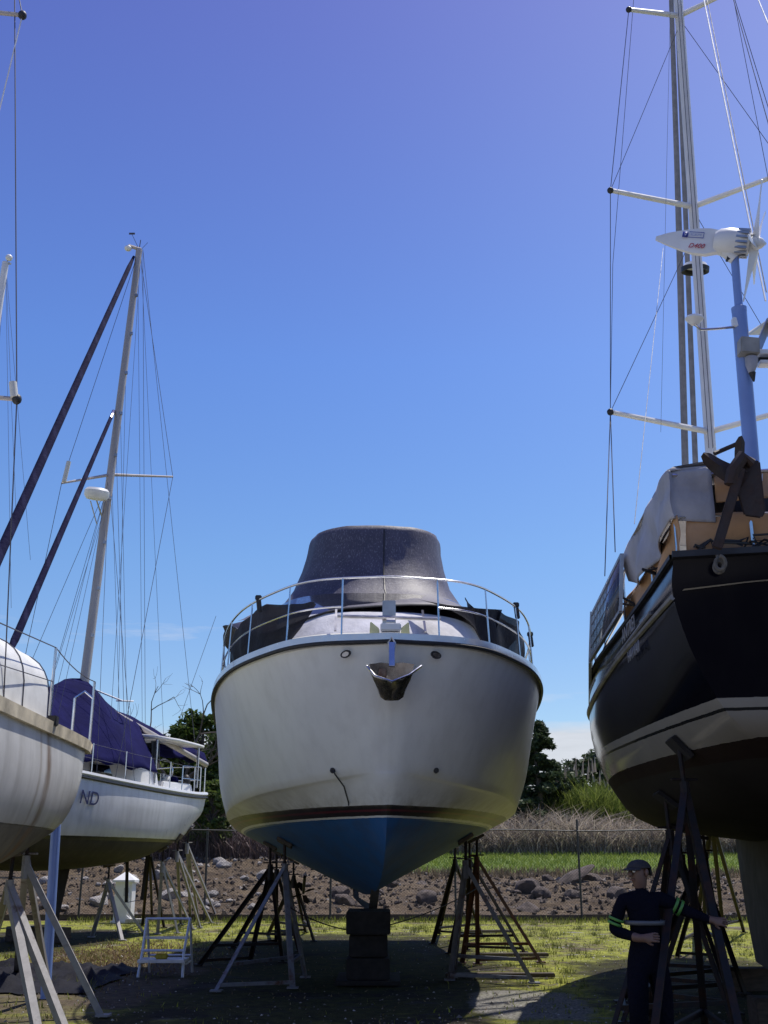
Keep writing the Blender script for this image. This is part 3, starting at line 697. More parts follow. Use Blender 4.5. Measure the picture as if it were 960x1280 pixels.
# flybridge tarp
def bottom_z(th):      # th -pi..pi, 0 = straight ahead, >0 image left
    d = abs(th)
    z = 5.17 - .42 * math.exp(-((th - .60) / .42) ** 2) - .12 * math.exp(-((th + .95) / .5) ** 2)
    return z - .25 * max(0, d - 1.5)
rows = []; NT_ = 72
prof = [(0.0, 2.42, 2.9), (.07, 2.12, 3.22), (.16, 1.82, 3.6), (.30, 1.50, 3.98), (.48, 1.32, 4.2), (.68, 1.20, 4.3), (.86, 1.14, 4.36), (.95, 1.125, 4.38), (.992, 1.11, 4.40), (1.003, 1.06, 4.45), (1.012, .6, 4.9), (1.018, .02, 5.8)]
for f, half, front in prof:
    rw = []
    for k in range(NT_):
        th = -math.pi + 2 * math.pi * k / NT_
        zb = bottom_z(th); zt = 6.80; z = zb + (zt - zb) * f
        c = math.cos(th); sn = math.sin(th); e = 2 / 3.0
        b = half * math.copysign(abs(sn) ** e, sn)
        cs = math.copysign(abs(c) ** e, c); s = 6.0 - (6.0 - front) * cs if c > 0 else 6.0 - 2.8 * cs
        wr = .012 * math.sin(th * 17 + f * 5) + .02 * mnoise.noise(V((b * 2, s * 2, z * 1.5)))
        rw.append(yx(s + wr, b * (1 + wr) - .08 * f, z))
    rows.append(rw)
MB().grid(rows, True).build('flybridge_cover', mesh_tarp, yacht, ang=80, thick=.012)
sp_ = [rows[i][NT_ // 2 - 1] * .45 + rows[i][NT_ // 2] * .55 + V((0, -.012, .004)) for i in range(0, 8)]
MB().tube(sp_, .011, 5).build('cover_seam', black_rub, yacht)
MB().tube([p + V((0, -.008, 0)) for p in rows[0]], .013, 5, closed=True).build('cover_hem', black_rub, yacht)
# pulpit
RH = .72
def rail_pt(t, side, h, ins=.10): return YH.edge(t, side, ins, h + .06)
tr = run(.0, 5.3, .12)
top = [rail_pt(t, 1, RH - max(0, t - 3.6) * .06) for t in reversed(tr) if t > .05] + [rail_pt(t, -1, RH - max(0, t - 3.6) * .06) for t in tr if t > .05]
tail = lambda side: [rail_pt(5.38, side, RH * .8), rail_pt(5.45, side, RH * .4), rail_pt(5.47, side, .0)]
pulpit = MB().tube(list(reversed(tail(1))) + top + tail(-1), .0138, 8).build('bow_rail', steel, yacht)
for side in (1, -1):
    MB().tube([rail_pt(t, side, RH * .52) for t in run(.62, 5.3, .12)], .011, 6).build('mid_rail', steel, yacht)
    for t in (.62, 1.65, 2.6, 3.35, 4.1, 4.9):
        p = rail_pt(t, side, RH - max(0, t - 3.6) * .06); q = rail_pt(t, side, 0, .06); MB().tube([q, p], .0105, 7).build('stanchion', steel, yacht)
for t, side in ((2.45, 1), (2.62, -1), (3.75, -1)):
    p = rail_pt(t, side, RH); MB().box(p + V((0, 0, .03)), (.08, .07, .06)).tube([p + V((.0, 0, .02)), p + V((.02, .02, -.15))], .035, 8).build('rail_clamp', black_rub, yacht, bevel=.01)
# shade mesh hung inside the rail
def curtain(side, t0, t1, f_top, f_bot, seed):
    rows = []
    for i in range(41):
        t = t0 + (t1 - t0) * i / 40; rw = []
        for k in range(11):
            f = k / 10; zt = f_top(t); zb = f_bot(t); h = zb + (zt - zb) * f
            wv = .03 * math.sin(t * 9 + seed) * (1 - abs(f - .5)) + .04 * mnoise.noise(V((t * 2.5, f * 2, seed)))
            rw.append(rail_pt(t, side, h, .20 + wv + .06 * (1 - f)))
        rows.append(rw)
    return MB().grid(rows).build('shade_mesh', mesh_dark, yacht, ang=80)
curtain(1, 1.15, 5.1, lambda t: RH * (.68 + .20 * min(1.5, t - 1.15)) - .05 * abs(math.sin(t * 2.6)), lambda t: .0 if t > 2.05 else (2.05 - t) * .52, 1.0)
curtain(-1, 1.3, 4.8, lambda t: RH * (.62 + .30 * min(1, (t - 1.3) / .9) - .10 * abs(math.sin((t - 1.3) * 1.8))), lambda t: .0 if t > 2.1 else (2.1 - t) * .75, 4.0)
def sheetq(A, B, Cc, D_, name, mat, par, n=12, sag=.05, seed=0.0, thick=0.0):
    rows = []
    for i in range(n + 1):
        u = i / n
        rows.append([(V(A).lerp(V(B), u)).lerp(V(D_).lerp(V(Cc), u), v / n) + V((0, .04 * mnoise.noise(V((u * 4, v / n * 4, seed))), -sag * 4 * u * (1 - u) * (1 if v < n else .3))) for v in range(n + 1)])
    return MB().grid(rows).build(name, mat, par, ang=80, thick=thick)
# mesh wings running from the tarp hem out to the rail
sheetq(yx(3.3, 1.62, 5.22), rail_pt(3.3, 1, RH, .16), rail_pt(2.5, 1, RH * .72, .22), yx(2.75, 1.2, 4.98), 'cover_wing', mesh_tarp, yacht, sag=.03, seed=2)
sheetq(yx(2.75, -.5, 5.2), rail_pt(2.3, -1, RH * .84, .16), rail_pt(2.1, -1, .06, .25), yx(2.5, -1.2, 5.0), 'shade_mesh', mesh_dark, yacht, sag=.03, seed=5)
# bow gear
def bowp(s, b, z): return yx(s, b, z)
MB().box(bowp(.42, 0, 4.36), (.16, .03, .5)).build('anchor_cheek', dull_steel, yacht, bevel=.008)
MB().tube([bowp(.38, -.62, 4.38), bowp(.38, .62, 4.40)], .024, 8).build('boat_hook', dull_steel, yacht)
MB().box(bowp(.12, 0, 4.19), (.24, .34, .09)).build('roller_platform', white_gel, yacht, bevel=.012)
for sd in (1, -1): MB().add([bowp(.30, sd * .12, 4.13), bowp(.30, sd * .24, 4.13), bowp(.30, sd * .23, 4.33), bowp(.30, sd * .12, 4.24), bowp(.36, sd * .12, 4.13), bowp(.36, sd * .24, 4.13), bowp(.36, sd * .23, 4.33), bowp(.36, sd * .12, 4.24)], [(0,1,2,3),(7,6,5,4),(0,4,5,1),(1,5,6,2),(2,6,7,3),(3,7,4,0)]).build('chafe_guard', yellow_m, yacht, bevel=.01)
MB().rev([(.0, -.05), (.05, -.05), (.05, .05), (0, .05)], bowp(.10, 0, 4.27), 14, V((1, 0, 0))).build('bow_roller', dull_steel, yacht)
for t, sd in ((.55, 1), (.55, -1)):
    p = YH.edge(t, sd, -.012, -.155); nrm = V((-.30 * sd, -.95, -.25)).normalized()
    m = MB(); q = V((0, 0, 1)).rotation_difference(nrm)
    m.grid([[p + q @ V((rx * math.cos(a), ry * math.sin(a), zz)) for a in [2 * math.pi * k / 20 for k in range(20)]] for rx, ry, zz in ((.066, .044, -.01), (.062, .04, .018), (.045, .027, .018))], True)
    f_ = m.build('fairlead', black_rub, yacht)
    MB().grid([[p + q @ V((rx * math.cos(a), ry * math.sin(a), .012)) for a in [2 * math.pi * k / 20 for k in range(20)]] for rx, ry in ((.046, .028), (.001, .001))], True).build('liner', steel, f_)
def hull_hit(ob, o, d):
    dg = None; bm = bmesh.new(); bm.from_mesh(ob.data); tree_ = BVHTree.FromBMesh(bm); bm.free()
    o0 = ORI[ob.name]; h = tree_.ray_cast(V(o) - o0, V(d).normalized())
    return (h[0] + o0, h[1]) if h[0] is not None else (None, None)
def cam_hit(ob, px, py):
    t_ = at(px, py, 50) - V((0, 0, CAM_H)); return hull_hit(ob, V((0, 0, CAM_H)), t_)
for px in (416, 545):
    p, nrm = cam_hit(yacht_hull, px, 963)
    if p: MB().rev([(.0, .03), (.03, .03), (.036, .0), (.036, -.01)], p, 14, V((0, -1, -.2))).build('drain_fitting', black_rub, yacht)
p, _ = cam_hit(yacht_hull, 416, 963); q, _ = cam_hit(yacht_hull, 436, 1004)
if p and q:
    MB().tube([p + V((0, -.03, 0)), p + V((.03, -.07, -.05)), p.lerp(q, .5) + V((.04, -.06, .0)), q + V((0, -.05, 0)), q + V((0, -.06, -.03))], .009, 6).build('hanging_cable', black_rub, yacht)
# keel skeg, propeller
m = MB(); m.grid([[yx(s, b, z) for s, z in ((3.6, 1.25), (4.2, .98), (11.5, .92), (12.2, 1.15))] for b in (-.06, .06)]); m.grid([[yx(s, b, .92 if 4 < s < 12 else 1.0) for s in (4.2, 11.5)] for b in (-.06, .06)])
m.grid([[yx(s, b, z) for s, z in ((3.6, 1.25), (4.2, .98), (4.2, .98))] for b in (-.06, .06)]); m.build('keel', simple('grey_keel_paint', (.14, .14, .15), .7), yacht)
for sd in (1,):
    m = MB(); c0 = yx(11.9, sd * 1.1, 1.0)
    m.tube([yx(9.5, sd * 1.05, 1.35), c0], .03, 8)
    for k in range(4):
        a = k * math.pi / 2 + .4; d = V((math.cos(a), 0, math.sin(a))); m.add([c0 + d * .05 + V((-.04, -.03, 0)), c0 + d * .2 + V((-.07, -.05, 0)), c0 + d * .24, c0 + d * .19 + V((.07, .05, 0)), c0 + d * .05 + V((.04, .03, 0))], [(0, 1, 2, 3, 4)])
    m.build('propeller', rust_dark, yacht)
# anchor hung over the stem (plough)
A0 = bowp(-.06, 0, 3.62)
anchor = thing('plough_anchor', 'stainless plough anchor hanging over the stem of the motor yacht', 'anchor', A0)
m = MB()
m.beam(A0 + V((0, -.10, .36)), A0 + V((0, -.20, -.02)), .035, .085, (1, 0, 0)).build('shank', steel, anchor, bevel=.006)
def fl(x, y, z): return A0 + V((x, y, z))
sd_pts = []
m = MB()
L_ = [[fl(-.36, -.10, .03), fl(-.30, -.22, -.13), fl(-.14, -.30, -.24), fl(0, -.33, -.26)],
      [fl(-.35, -.02, -.02), fl(-.27, -.14, -.22), fl(-.13, -.22, -.32), fl(0, -.24, -.35)],
      [fl(-.27, .03, -.18), fl(-.20, -.04, -.34), fl(-.11, -.12, -.38), fl(0, -.14, -.41)],
      [fl(-.20, .06, -.36), fl(-.17, .03, -.44), fl(-.10, .0, -.49), fl(0, -.02, -.50)]]
for rr in L_: pass
m.grid(L_); m.grid([[V((2 * A0.x - p.x, p.y, p.z)) for p in rr] for rr in L_], flip=True)
bk = [[fl(-.34, .0, .05), fl(-.16, .02, .08), fl(0, .03, .06)], [fl(-.27, .05, -.16), fl(-.12, .06, -.14), fl(0, .06, -.14)], [fl(-.17, .09, -.36), fl(-.08, .09, -.38), fl(0, .09, -.4)]]
m.grid(bk); m.grid([[V((2 * A0.x - p.x, p.y, p.z)) for p in rr] for rr in bk], flip=True)
m.build('fluke', simple('polished_anchor_steel', (.27, .25, .235), .26, .9, .4, 5), anchor, ang=30)
MB().tube([fl(-.37, -.1, .0), fl(-.25, -.25, -.17), fl(0, -.35, -.27), fl(.25, -.27, -.16), fl(.44, -.12, .0)], .02, 8).build('roll_bar', steel, anchor)
MB().rev([(0, -.06), (.062, -.06), (.062, .06), (0, .06)], fl(-.14, -.16, -.12), 16, V((.1, .1, 1))).build('stock_sleeve', rusty('rusty_sleeve', (.3, .22, .15), amt=.6), anchor)
MB().tube([fl(-.03, -.06, .22), fl(-.05, -.07, .36), fl(0, -.07, .44), fl(.05, -.07, .36), fl(.03, -.06, .22)], .018, 6).build('shackle', dull_steel, anchor)

for ch_ in anchor.children:
    for v_ in ch_.data.vertices: v_.co = V((v_.co.x * .76, v_.co.y * .8, .40 + (v_.co.z - .40) * .76))
# ================================================================== boat stands
def rayz(hull, x, y):
    p, n = hull_hit(hull, V((x, y, .3)), V((0, 0, 1))); return (p, n) if p else (V((x, y, 1.8)), V((0, 0, -1)))
STANDS = []
def stand(hull, apex, feet, label, mat, group, leg=.07, bars=True, pad=True, extra=0.0, padm=None):
    """three-legged steel boat stand: screw and plywood pad against the hull"""
    p, n = rayz(hull, apex[0], apex[1])
    if n.z > 0: n = -n
    top = p + n * .03
    hub = V((apex[0], apex[1], p.z - .34 - extra))
    t = thing('boat_stand', label, 'boat stand', (apex[0], apex[1], 0), group)
    if pad:
        q = V((0, 0, -1)).rotation_difference(n); MB().box(top, (.24, .24, .045), q.to_matrix()).build('pad', padm or ply, t, bevel=.006)
    MB().tube([hub - V((0, 0, .15)), top], .022, 8).build('screw', rust_dark, t)
    MB().tube([hub - V((0, 0, .22)), hub + V((0, 0, .03))], .045, 8).tube([hub + V((-.12, 0, .05)), hub + V((.12, .02, .05))], .011, 6).build('collar', mat, t)
    ft = [V((f[0], f[1], .02)) for f in feet]
    for f in ft:
        d = (f - hub).normalized(); side = d.cross(V((0, 0, 1))).normalized()
        m = MB(); a = hub + d * .02; b = f
        m.beam(a, b, leg, .012, side.cross(d)); m.beam(a + side * (leg / 2 - .006) + side.cross(d) * -.001 * 0 - side.cross(d).normalized() * (leg * .38), b + side * (leg / 2 - .006) - side.cross(d).normalized() * (leg * .38), .012, leg * .72, side.cross(d))
        m.build('leg', mat, t)
        MB().box(f + V((0, 0, -.004)), (.15, .15, .02)).build('foot_plate', mat, t)
    if bars:
        for i, j, h in ((0, 1, .06), (1, 2, .3), (2, 0, .3)):
            a = ft[i].lerp(hub, h / hub.z); b = ft[j].lerp(hub, h / hub.z); MB().beam(a, b, .045, .045).build('base_bar', mat, t, bevel=.004)
    return t
def G(px, py): p = gnd(px, py); return (p.x, p.y)
gY = 'steel stands propping the motor yacht'
for ax, ay, feet, lb, mt in [
    (-1.42, 16.3, [G(270, 1240), G(366, 1236), (-1.15, 17.1)], 'grey stand under the yacht bow, nearest on the left, with a wide base bar', stand_grey),
    (-1.86, 18.6, [G(248, 1207), G(312, 1203), (-1.7, 19.6)], 'pair of slanting dark legs, second stand on the yacht left side', rust_dark),
    (-1.98, 21.0, [G(290, 1186), G(345, 1180), (-1.6, 21.9)], 'dark stand on the yacht left side, third from the bow', rust_dark),
    (-1.9, 24.0, [G(335, 1168), G(382, 1166), (-1.5, 24.8)], 'thin dark stand farthest back on the yacht left side', rust_dark),
    (1.16, 16.2, [G(668, 1230), G(562, 1226), (1.0, 17.1)], 'grey stand under the yacht bow, nearest on the right', stand_grey),
    (1.52, 18.6, [G(676, 1204), G(597, 1206), (1.3, 19.5)], 'rust-red stand, second on the yacht right side', stand_rust),
    (1.55, 20.6, [G(655, 1191), G(583, 1188), (1.2, 21.5)], 'dark stand on the yacht right side, third from the bow', rust_dark),
    (1.45, 23.2, [G(603, 1172), G(548, 1168), (1.0, 24.1)], 'thin dark stand farthest back on the yacht right side', rust_dark)]:
    stand(yacht_hull, (ax, ay), feet, lb, mt, gY)
oiled = simple('oily_dark_timber', (.016, .013, .012), .85, 0, .4, 5, .4, 30)
kb = thing('keel_block', 'dark timber keel block under the forefoot of the motor yacht', 'keel block', (-.25, 16.4, 0))
MB().box((-.22, 16.7, .80), (.62, 1.2, .30)).build('top_block', oiled, kb, bevel=.012)
MB().box((-.22, 16.75, .49), (.54, 1.05, .28)).build('middle_block', oiled, kb, bevel=.012)
MB().box((-.22, 16.7, .20), (.60, 1.15, .27)).build('lower_block', oiled, kb, bevel=.012)
MB().box((-.22, 16.7, .03), (.9, 1.3, .06)).build('base_plank', oiled, kb, bevel=.01)
def chain(a, b, label): tag(wire(a, b, .009, 'stay_chain', None, rust_dark, sag=.06), label, 'chain', 'chains tying the yacht stands together')
chain((-1.42, 16.3, 1.05), (-.45, 16.2, .7), 'chain from the nearest left stand to the keel block')
chain((1.5, 18.6, 1.2), (-.02, 16.2, .75), 'chain from the right stands down to the keel block')

# ================================================================== SAILBOATS (shared helpers)
def mast(parent, base, top, r0, r1, mat, squash=1.0):
    d = (V(top) - V(base)); m = MB(); m.tube([V(base).lerp(V(top), i / 6) for i in range(7)], [r0 + (r1 - r0) * i / 6 for i in range(7)], 14)
    return m.build('mast', mat, parent)

# ---------------- white ketch with navy cover (B)
BS = V((-5.42, 29.0, 0)); bd = V((-.42, -.9075, 0)).normalized(); bl = V((bd.y, -bd.x, 0))   # bl: lateral
if bl.x < 0: bl = -bl                                                                    # towards the photographer's side
def bx_(s, b, z): return BS + bd * s + bl * b + V((0, 0, z))
S = [0, .8, 2.2, 4.2, 6.2, 8.2, 10, 11.2]
bh = [[.95, 1.18, 1.45, 1.68, 1.7, 1.35, .7, .03], [.85, 1.15, 1.45, 1.68, 1.66, 1.25, .52, .03], [.5, .92, 1.32, 1.55, 1.5, 1.0, .3, .02], [.1, .35, .8, 1.05, .98, .55, .1, .01], [0] * 8]
bz = [[3.28, 3.24, 3.24, 3.3, 3.42, 3.6, 3.85, 4.05], [2.75, 2.72, 2.7, 2.7, 2.75, 2.85, 3.05, 3.3], [2.36, 2.16, 2.06, 2.02, 2.05, 2.12, 2.3, 2.7], [2.3, 1.95, 1.7, 1.6, 1.6, 1.75, 2.0, 2.5], [2.28, 1.88, 1.58, 1.45, 1.45, 1.62, 1.95, 2.45]]
bs = [[0, .8, 2.2, 4.2, 6.2, 8.2, 10, 11.2], [.08, .82, 2.2, 4.2, 6.2, 8.2, 9.9, 10.9], [.42, 1.0, 2.3, 4.2, 6.2, 8.1, 9.6, 10.4], [.8, 1.3, 2.4, 4.2, 6.1, 7.9, 9.2, 9.9], [.9, 1.4, 2.5, 4.2, 6.1, 7.8, 9.1, 9.8]]
BH = Hull([list(zip(bs[k], bh[k], bz[k])) for k in range(5)], bx_, 6, 4)
ketch_m = banded('ketch_hull_paint', [(0, (.035, .030, .030)), (2.06, (.012, .012, .014)), (2.115, (.70, .70, .70))], rough=.3, streak=.22, below_z=2.06, mottle=.2, coat=.3)
ketch = thing('sailing_ketch', 'white sailboat with navy canvas tent over its deck, second boat on the left', 'sailboat', (BS.x, BS.y, 0))
ketch_hull = BH.mesh(True, False).build('hull', ketch_m, ketch, ang=50)
BH.deck().build('deck', white_gel, ketch)
tsb = run(0, 7, .12)
for sd in (1, -1):
    MB().tube([BH.edge(t, sd, 0, .0) for t in tsb], .05, 6).build('rub_rail', white_gel, ketch)
    MB().tube([BH.edge(t, sd, -.02, -.085) for t in tsb], .028, 6).build('gunwale_stripe', black_rub, ketch)
def cam_hit0(ob, px, py):
    bm = bmesh.new(); bm.from_mesh(ob.data); tr_ = BVHTree.FromBMesh(bm); bm.free()
    h = tr_.ray_cast(V((0, 0, CAM_H)) - ORI[ob.name], (at(px, py, 50) - V((0, 0, CAM_H))).normalized()); return h[0] + ORI[ob.name], h[1]
pN, nN = cam_hit0(ketch_hull, 110, 998)
text_mesh('ND', .40, .003, 'boat_name', ink_navy, pN + nN * .03, -bd + V((0, 0, -.05)), V((0, 0, 1)), ketch, shear=.15, xs=1.0)
# cabin trunk with dark windows
def bt(s0, s1, h0, h1, z0, z1, mat, name, tumble=.1):
    a = [bx_(s0, h0, z0), bx_(s1, h1, z0), bx_(s1, -h1, z0), bx_(s0, -h0, z0)]; b = [bx_(s0 + tumble, h0 - tumble, z1), bx_(s1 - tumble * 2, h1 - tumble, z1), bx_(s1 - tumble * 2, -h1 + tumble, z1), bx_(s0 + tumble, -h0 + tumble, z1)]
    return MB().add(a + b, [(0,1,2,3),(4,7,6,5),(0,4,5,1),(1,5,6,2),(2,6,7,3),(3,7,4,0)]).build(name, mat, ketch, bevel=.03)
bt(2.2, 8.4, 1.12, .8, 3.15, 3.86, white_gel, 'cabin')
for s0, s1 in ((3.9, 4.6), (4.9, 5.6), (6.0, 6.6)):
    MB().add([bx_(s0, 1.115 - (s0 - 2.2) * .05, 3.42), bx_(s1, 1.115 - (s1 - 2.2) * .05, 3.42), bx_(s1, 1.085 - (s1 - 2.2) * .05, 3.68), bx_(s0 + .12, 1.085 - (s0 - 2.2) * .05, 3.68)], [(0, 1, 2, 3)]).build('window', dark_win, ketch, thick=.02)
bt(.7, 2.15, 1.05, 1.12, 3.15, 3.48, white_gel, 'coaming', .05)
# hardtop shelter
pts = []
m = MB(); rows = [[bx_(s, b, 4.42 + .07 * (1 - (b / 1.15) ** 2) + .02 * s + h) for b in (-1.15, -.8, -.3, .3, .8, 1.15)] for s, h in ((.5, -.02), (.9, 0), (1.6, .02), (2.6, 0))]
m.grid(rows); m.build('hardtop', white_gel, ketch, thick=.07)
for s, b in ((.65, 1.08), (.65, -1.08), (2.4, 1.08), (2.4, -1.08)): MB().tube([bx_(s, b, 3.4), bx_(s, b, 4.42)], .028, 8).build('hardtop_post', steel, ketch)
for b in (-.75, 0, .75): MB().add([bx_(2.25, b - .33, 3.75), bx_(2.25, b + .33, 3.75), bx_(2.35, b + .33, 4.36), bx_(2.35, b - .33, 4.36)], [(0, 1, 2, 3)]).build('windscreen', dark_win, ketch, thick=.02)
for sd in (1, -1): MB().beam(bx_(2.3, sd * 1.02, 3.75), bx_(2.4, sd * 1.02, 4.4), .30, .02, bl).build('side_screen', black_rub, ketch)
MB().tube([bx_(.9, .2, 3.45), bx_(.9, .2, 3.75)], .05, 8).rev([(.30, -.02), (.33, 0), (.30, .02)], bx_(.9, .2, 3.8), 20, bd).build('steering_wheel', steel, ketch)
for s, b, h, mt in ((.35, .55, .32, black_rub), (.55, .1, .3, pvc_white), (1.3, .85, .22, navy_cloth)):
    MB().ell(bx_(s, b, 3.42 + h / 2), (.11, .11, h / 2 + .02)).build('cockpit_gear', mt, ketch)
# pushpit and lifelines
MB().tube([BH.edge(1.6, 1, .06, .02), BH.edge(1.58, 1, .06, .62), BH.edge(.8, 1, .06, .66), bx_(.12, .8, 3.95), bx_(.02, 0, 3.98), bx_(.12, -.8, 3.95), BH.edge(.8, -1, .06, .66), BH.edge(1.58, -1, .06, .62), BH.edge(1.6, -1, .06, .02)], .015, 7).build('stern_rail', steel, ketch)
MB().tube([BH.edge(1.59, 1, .06, .33), BH.edge(.8, 1, .06, .34), bx_(.12, .8, 3.62), bx_(.02, 0, 3.64)], .012, 7).build('stern_rail', steel, ketch)
for t in (.0, .5, 1.0): MB().tube([BH.edge(t, 1, .06, .02), BH.edge(t, 1, .06, .66)], .013, 7).build('stanchion', steel, ketch)
for sd in (1, -1):
    prev = None
    for t in (2.0, 2.5, 3.0, 3.6, 4.2, 4.9, 5.6, 6.3):
        q = BH.edge(t, sd, .07, .66); MB().tube([BH.edge(t, sd, .07, 0), q], .013, 7).build('stanchion', steel, ketch)
    for h in (.64, .34): MB().tube([BH.edge(t, sd, .07, h) for t in run(1.6, 6.3, .25)], .005, 5).build('lifeline', wire_m, ketch)
# mast raked aft, spreaders, radar
MBASE = at(101, 872, 25.3); MTOP = at(174, 312, 25.9)
mast(ketch, MBASE - V((0, 0, .9)), MTOP, .115, .085, alu)
def on_mast(f, A=None, B=None): return (A or MBASE).lerp(B or MTOP, f)
def mf(py, A, B):   # parameter on a mast for a photo row
    best = min((abs(proj(A.lerp(B, i / 400))[1] - py), i / 400) for i in range(401)); return best[1]
def proj(p):
    X, Y, Z = p.x, p.y, p.z - CAM_H; d = Y * cp + Z * sp; u = -Y * sp + Z * cp; return (480 + FPX * X / d, 640 - FPX * u / d)
for i in range(9):
    p = MBASE.lerp(MTOP, .12 + .095 * i) + V((.10, -.05, 0)); MB().box(p, (.07, .05, .09)).build('mast_step', dull_steel, ketch, bevel=.008)
f = mf(593, MBASE, MTOP); sm = MBASE.lerp(MTOP, f); spL = at(77, 604, 24.6); spR = at(216, 596, 26.9)
for e in (spL, spR): MB().tube([sm, e], [.04, .024], 8).build('spreader', alu, ketch)
MB().tube([at(80, 602, 24.55), at(86, 577, 24.55)], .055, 10).build('radar_reflector', cream, ketch)
MB().rev([(.0, -.14), (.24, -.14), (.30, -.06), (.30, .06), (.25, .12), (0, .15)], at(121, 617, 25.0), 24, V((.1, -.15, 1))).build('radar_dome', pvc_white, ketch)
MB().tube([at(121, 626, 25.0), at(127, 645, 25.3)], .02, 6).tube([at(113, 626, 25.0), at(121, 655, 25.3)], .015, 6).build('radar_bracket', dull_steel, ketch)
MB().tube([MTOP + V((.05, 0, 0)), MTOP + V((-.28, -.1, .06))], .05, 8).build('masthead_crane', alu, ketch)
MB().ell(MTOP + V((-.28, -.1, -.02)), (.10, .10, .08)).build('masthead_light', pvc_white, ketch)
MB().tube([MTOP, MTOP + V((-.22, -.05, .45))], .007, 5).box(MTOP + V((-.22, -.05, .47)), (.16, .02, .05)).build('wind_vane', wire_m, ketch)
MB().tube([MTOP + V((.05, 0, 0)), MTOP + V((.22, 0, .22))], .006, 5).tube([MTOP, MTOP + V((.02, 0, .3))], .012, 5).build('antenna', wire_m, ketch)
bow = bx_(11.1, 0, 4.1)
A_ = MTOP + V((-.12, -.05, -.25)); FE = at(-105, 925, 17.0)
def furl(a, b, r0, r1, mat, name, parent, k=26):
    pts = [V(a).lerp(V(b), i / k) for i in range(k + 1)]; m = MB().tube(pts, [r0 * .55] + [r0 + (r1 - r0) * (i / k) for i in range(1, k)] + [r1 * .6], 10); return m.build(name, mat, parent)
st = NT('striped_furled_cover'); o_ = st.xyz(); wv = st.math('SINE', st.math('ADD', st.math('MULTIPLY', o_[2], 9.0), st.math('MULTIPLY', o_[0], 22.0)))
st.base(st.mix(st.ramp(wv, [(.55, 0.0), (.9, .35)]), (.010, .010, .040), (.04, .042, .10))); st.set(Roughness=.9); st.b.inputs['Specular IOR Level'].default_value = .1; st.bump(st.noise(9, 3), .5, .03)
furl(A_, FE, .06, .115, st.m, 'furled_genoa', ketch)
B_ = MBASE.lerp(MTOP, mf(515, MBASE, MTOP)) + V((-.1, -.05, 0)); furl(B_, at(12, 815, 20.3), .045, .082, st.m, 'furled_staysail', ketch)
wire(at(12, 815, 20.3), bx_(9.2, 0, 3.9), .012, 'forestay', ketch); wire(FE, bow, .012, 'forestay', ketch)
MB().tube([B_, B_ - (B_ - at(12, 815, 20.3)).normalized() * .35], .05, 8).build('furler_swivel', steel, ketch)
cpP = bx_(4.6, 1.66, 3.34); cpS = bx_(4.6, -1.66, 3.34)
for e, cpl in ((spR, cpP), (spL, cpS)):
    wire(MTOP, e, .007, 'shroud', ketch); wire(e, cpl, .007, 'shroud', ketch)
for s, b, f_ in ((5.2, 1.64, .97 * f), (3.9, 1.64, .97 * f), (5.2, -1.64, .97 * f), (3.9, -1.64, .97 * f), (4.2, 1.64, f + .1)): wire(MBASE.lerp(MTOP, f_), bx_(s, b, 3.34), .006, 'shroud', ketch)
for b in (.85, -.85): wire(MTOP + V((.1, 0, 0)), bx_(.15, b, 3.35), .006, 'backstay', ketch)
for px, py, Y, top_f in ((138, 905, 25, .99), (147, 905, 25.6, .7), (178, 925, 27, .93), (159, 915, 26, .6), (150, 910, 26, .45), (205, 930, 28.2, .99)): wire(MBASE.lerp(MTOP, top_f) + V((.06, 0, 0)), at(px, py, Y), .005, 'halyard', ketch)
wire(at(270, 770, 30), at(222, 905, 28.9), .006, 'whip_antenna', ketch)
for px, py in ((50, 900), (60, 905), (68, 915)): wire(MBASE.lerp(MTOP, .38 + .1 * random.random()), at(px, py, 23.5), .005, 'halyard', ketch)
# boom with navy tent
BM0 = at(108, 872, 25.2); BM1 = at(258, 956, 29.2)
MB().tube([BM0, BM1], .07, 10).build('boom', alu, ketch)
tent = []
def rid(s): return lerp_tab([(-1.2, 4.45), (.3, 4.65), (1.6, 4.98), (2.8, 5.15), (3.4, 5.40), (4.0, 5.75), (4.6, 5.62), (5.2, 5.30), (6.0, 5.28), (7.2, 5.26), (8.2, 5.15)], s)
def eav(s): return lerp_tab([(-1.2, 4.18), (.5, 4.25), (1.8, 4.55), (2.55, 4.75), (2.75, 3.62), (3.4, 3.62), (5, 3.66), (6.6, 3.74), (8.2, 3.85)], s)
def hw(s): return lerp_tab([(-1.2, .12), (1.8, .34), (2.55, .6), (2.75, 1.45), (4, 1.55), (6.6, 1.5), (8.2, 1.1)], s)
rows = []
for s in frange(-1.2, 8.2, .1):
    z1, z0, h = rid(s), eav(s), hw(s); rw = []
    for k in range(-14, 15):
        f_ = abs(k) / 14; sg = 1 if k >= 0 else -1
        b = h * (f_ ** .85); z = z1 + (z0 - z1) * (f_ ** 1.15) + .035 * math.sin(s * 7 + f_ * 3) * f_ + .05 * mnoise.noise(V((s * 1.6, f_ * 3 * sg, 2)))
        rw.append(bx_(s, sg * b, z + (.015 * math.sin(s * 9) if f_ > .99 else 0)))
    rows.append(rw)
MB().grid(rows).build('deck_tent', navy_cloth, ketch, ang=70, thick=.015)
MB().tube([bx_(3.0, .25, 5.32), bx_(3.0, .75, 5.28), bx_(3.6, .9, 5.2), bx_(3.8, .3, 5.45)], .02, 6).build('tent_hoop', pvc_white, ketch)
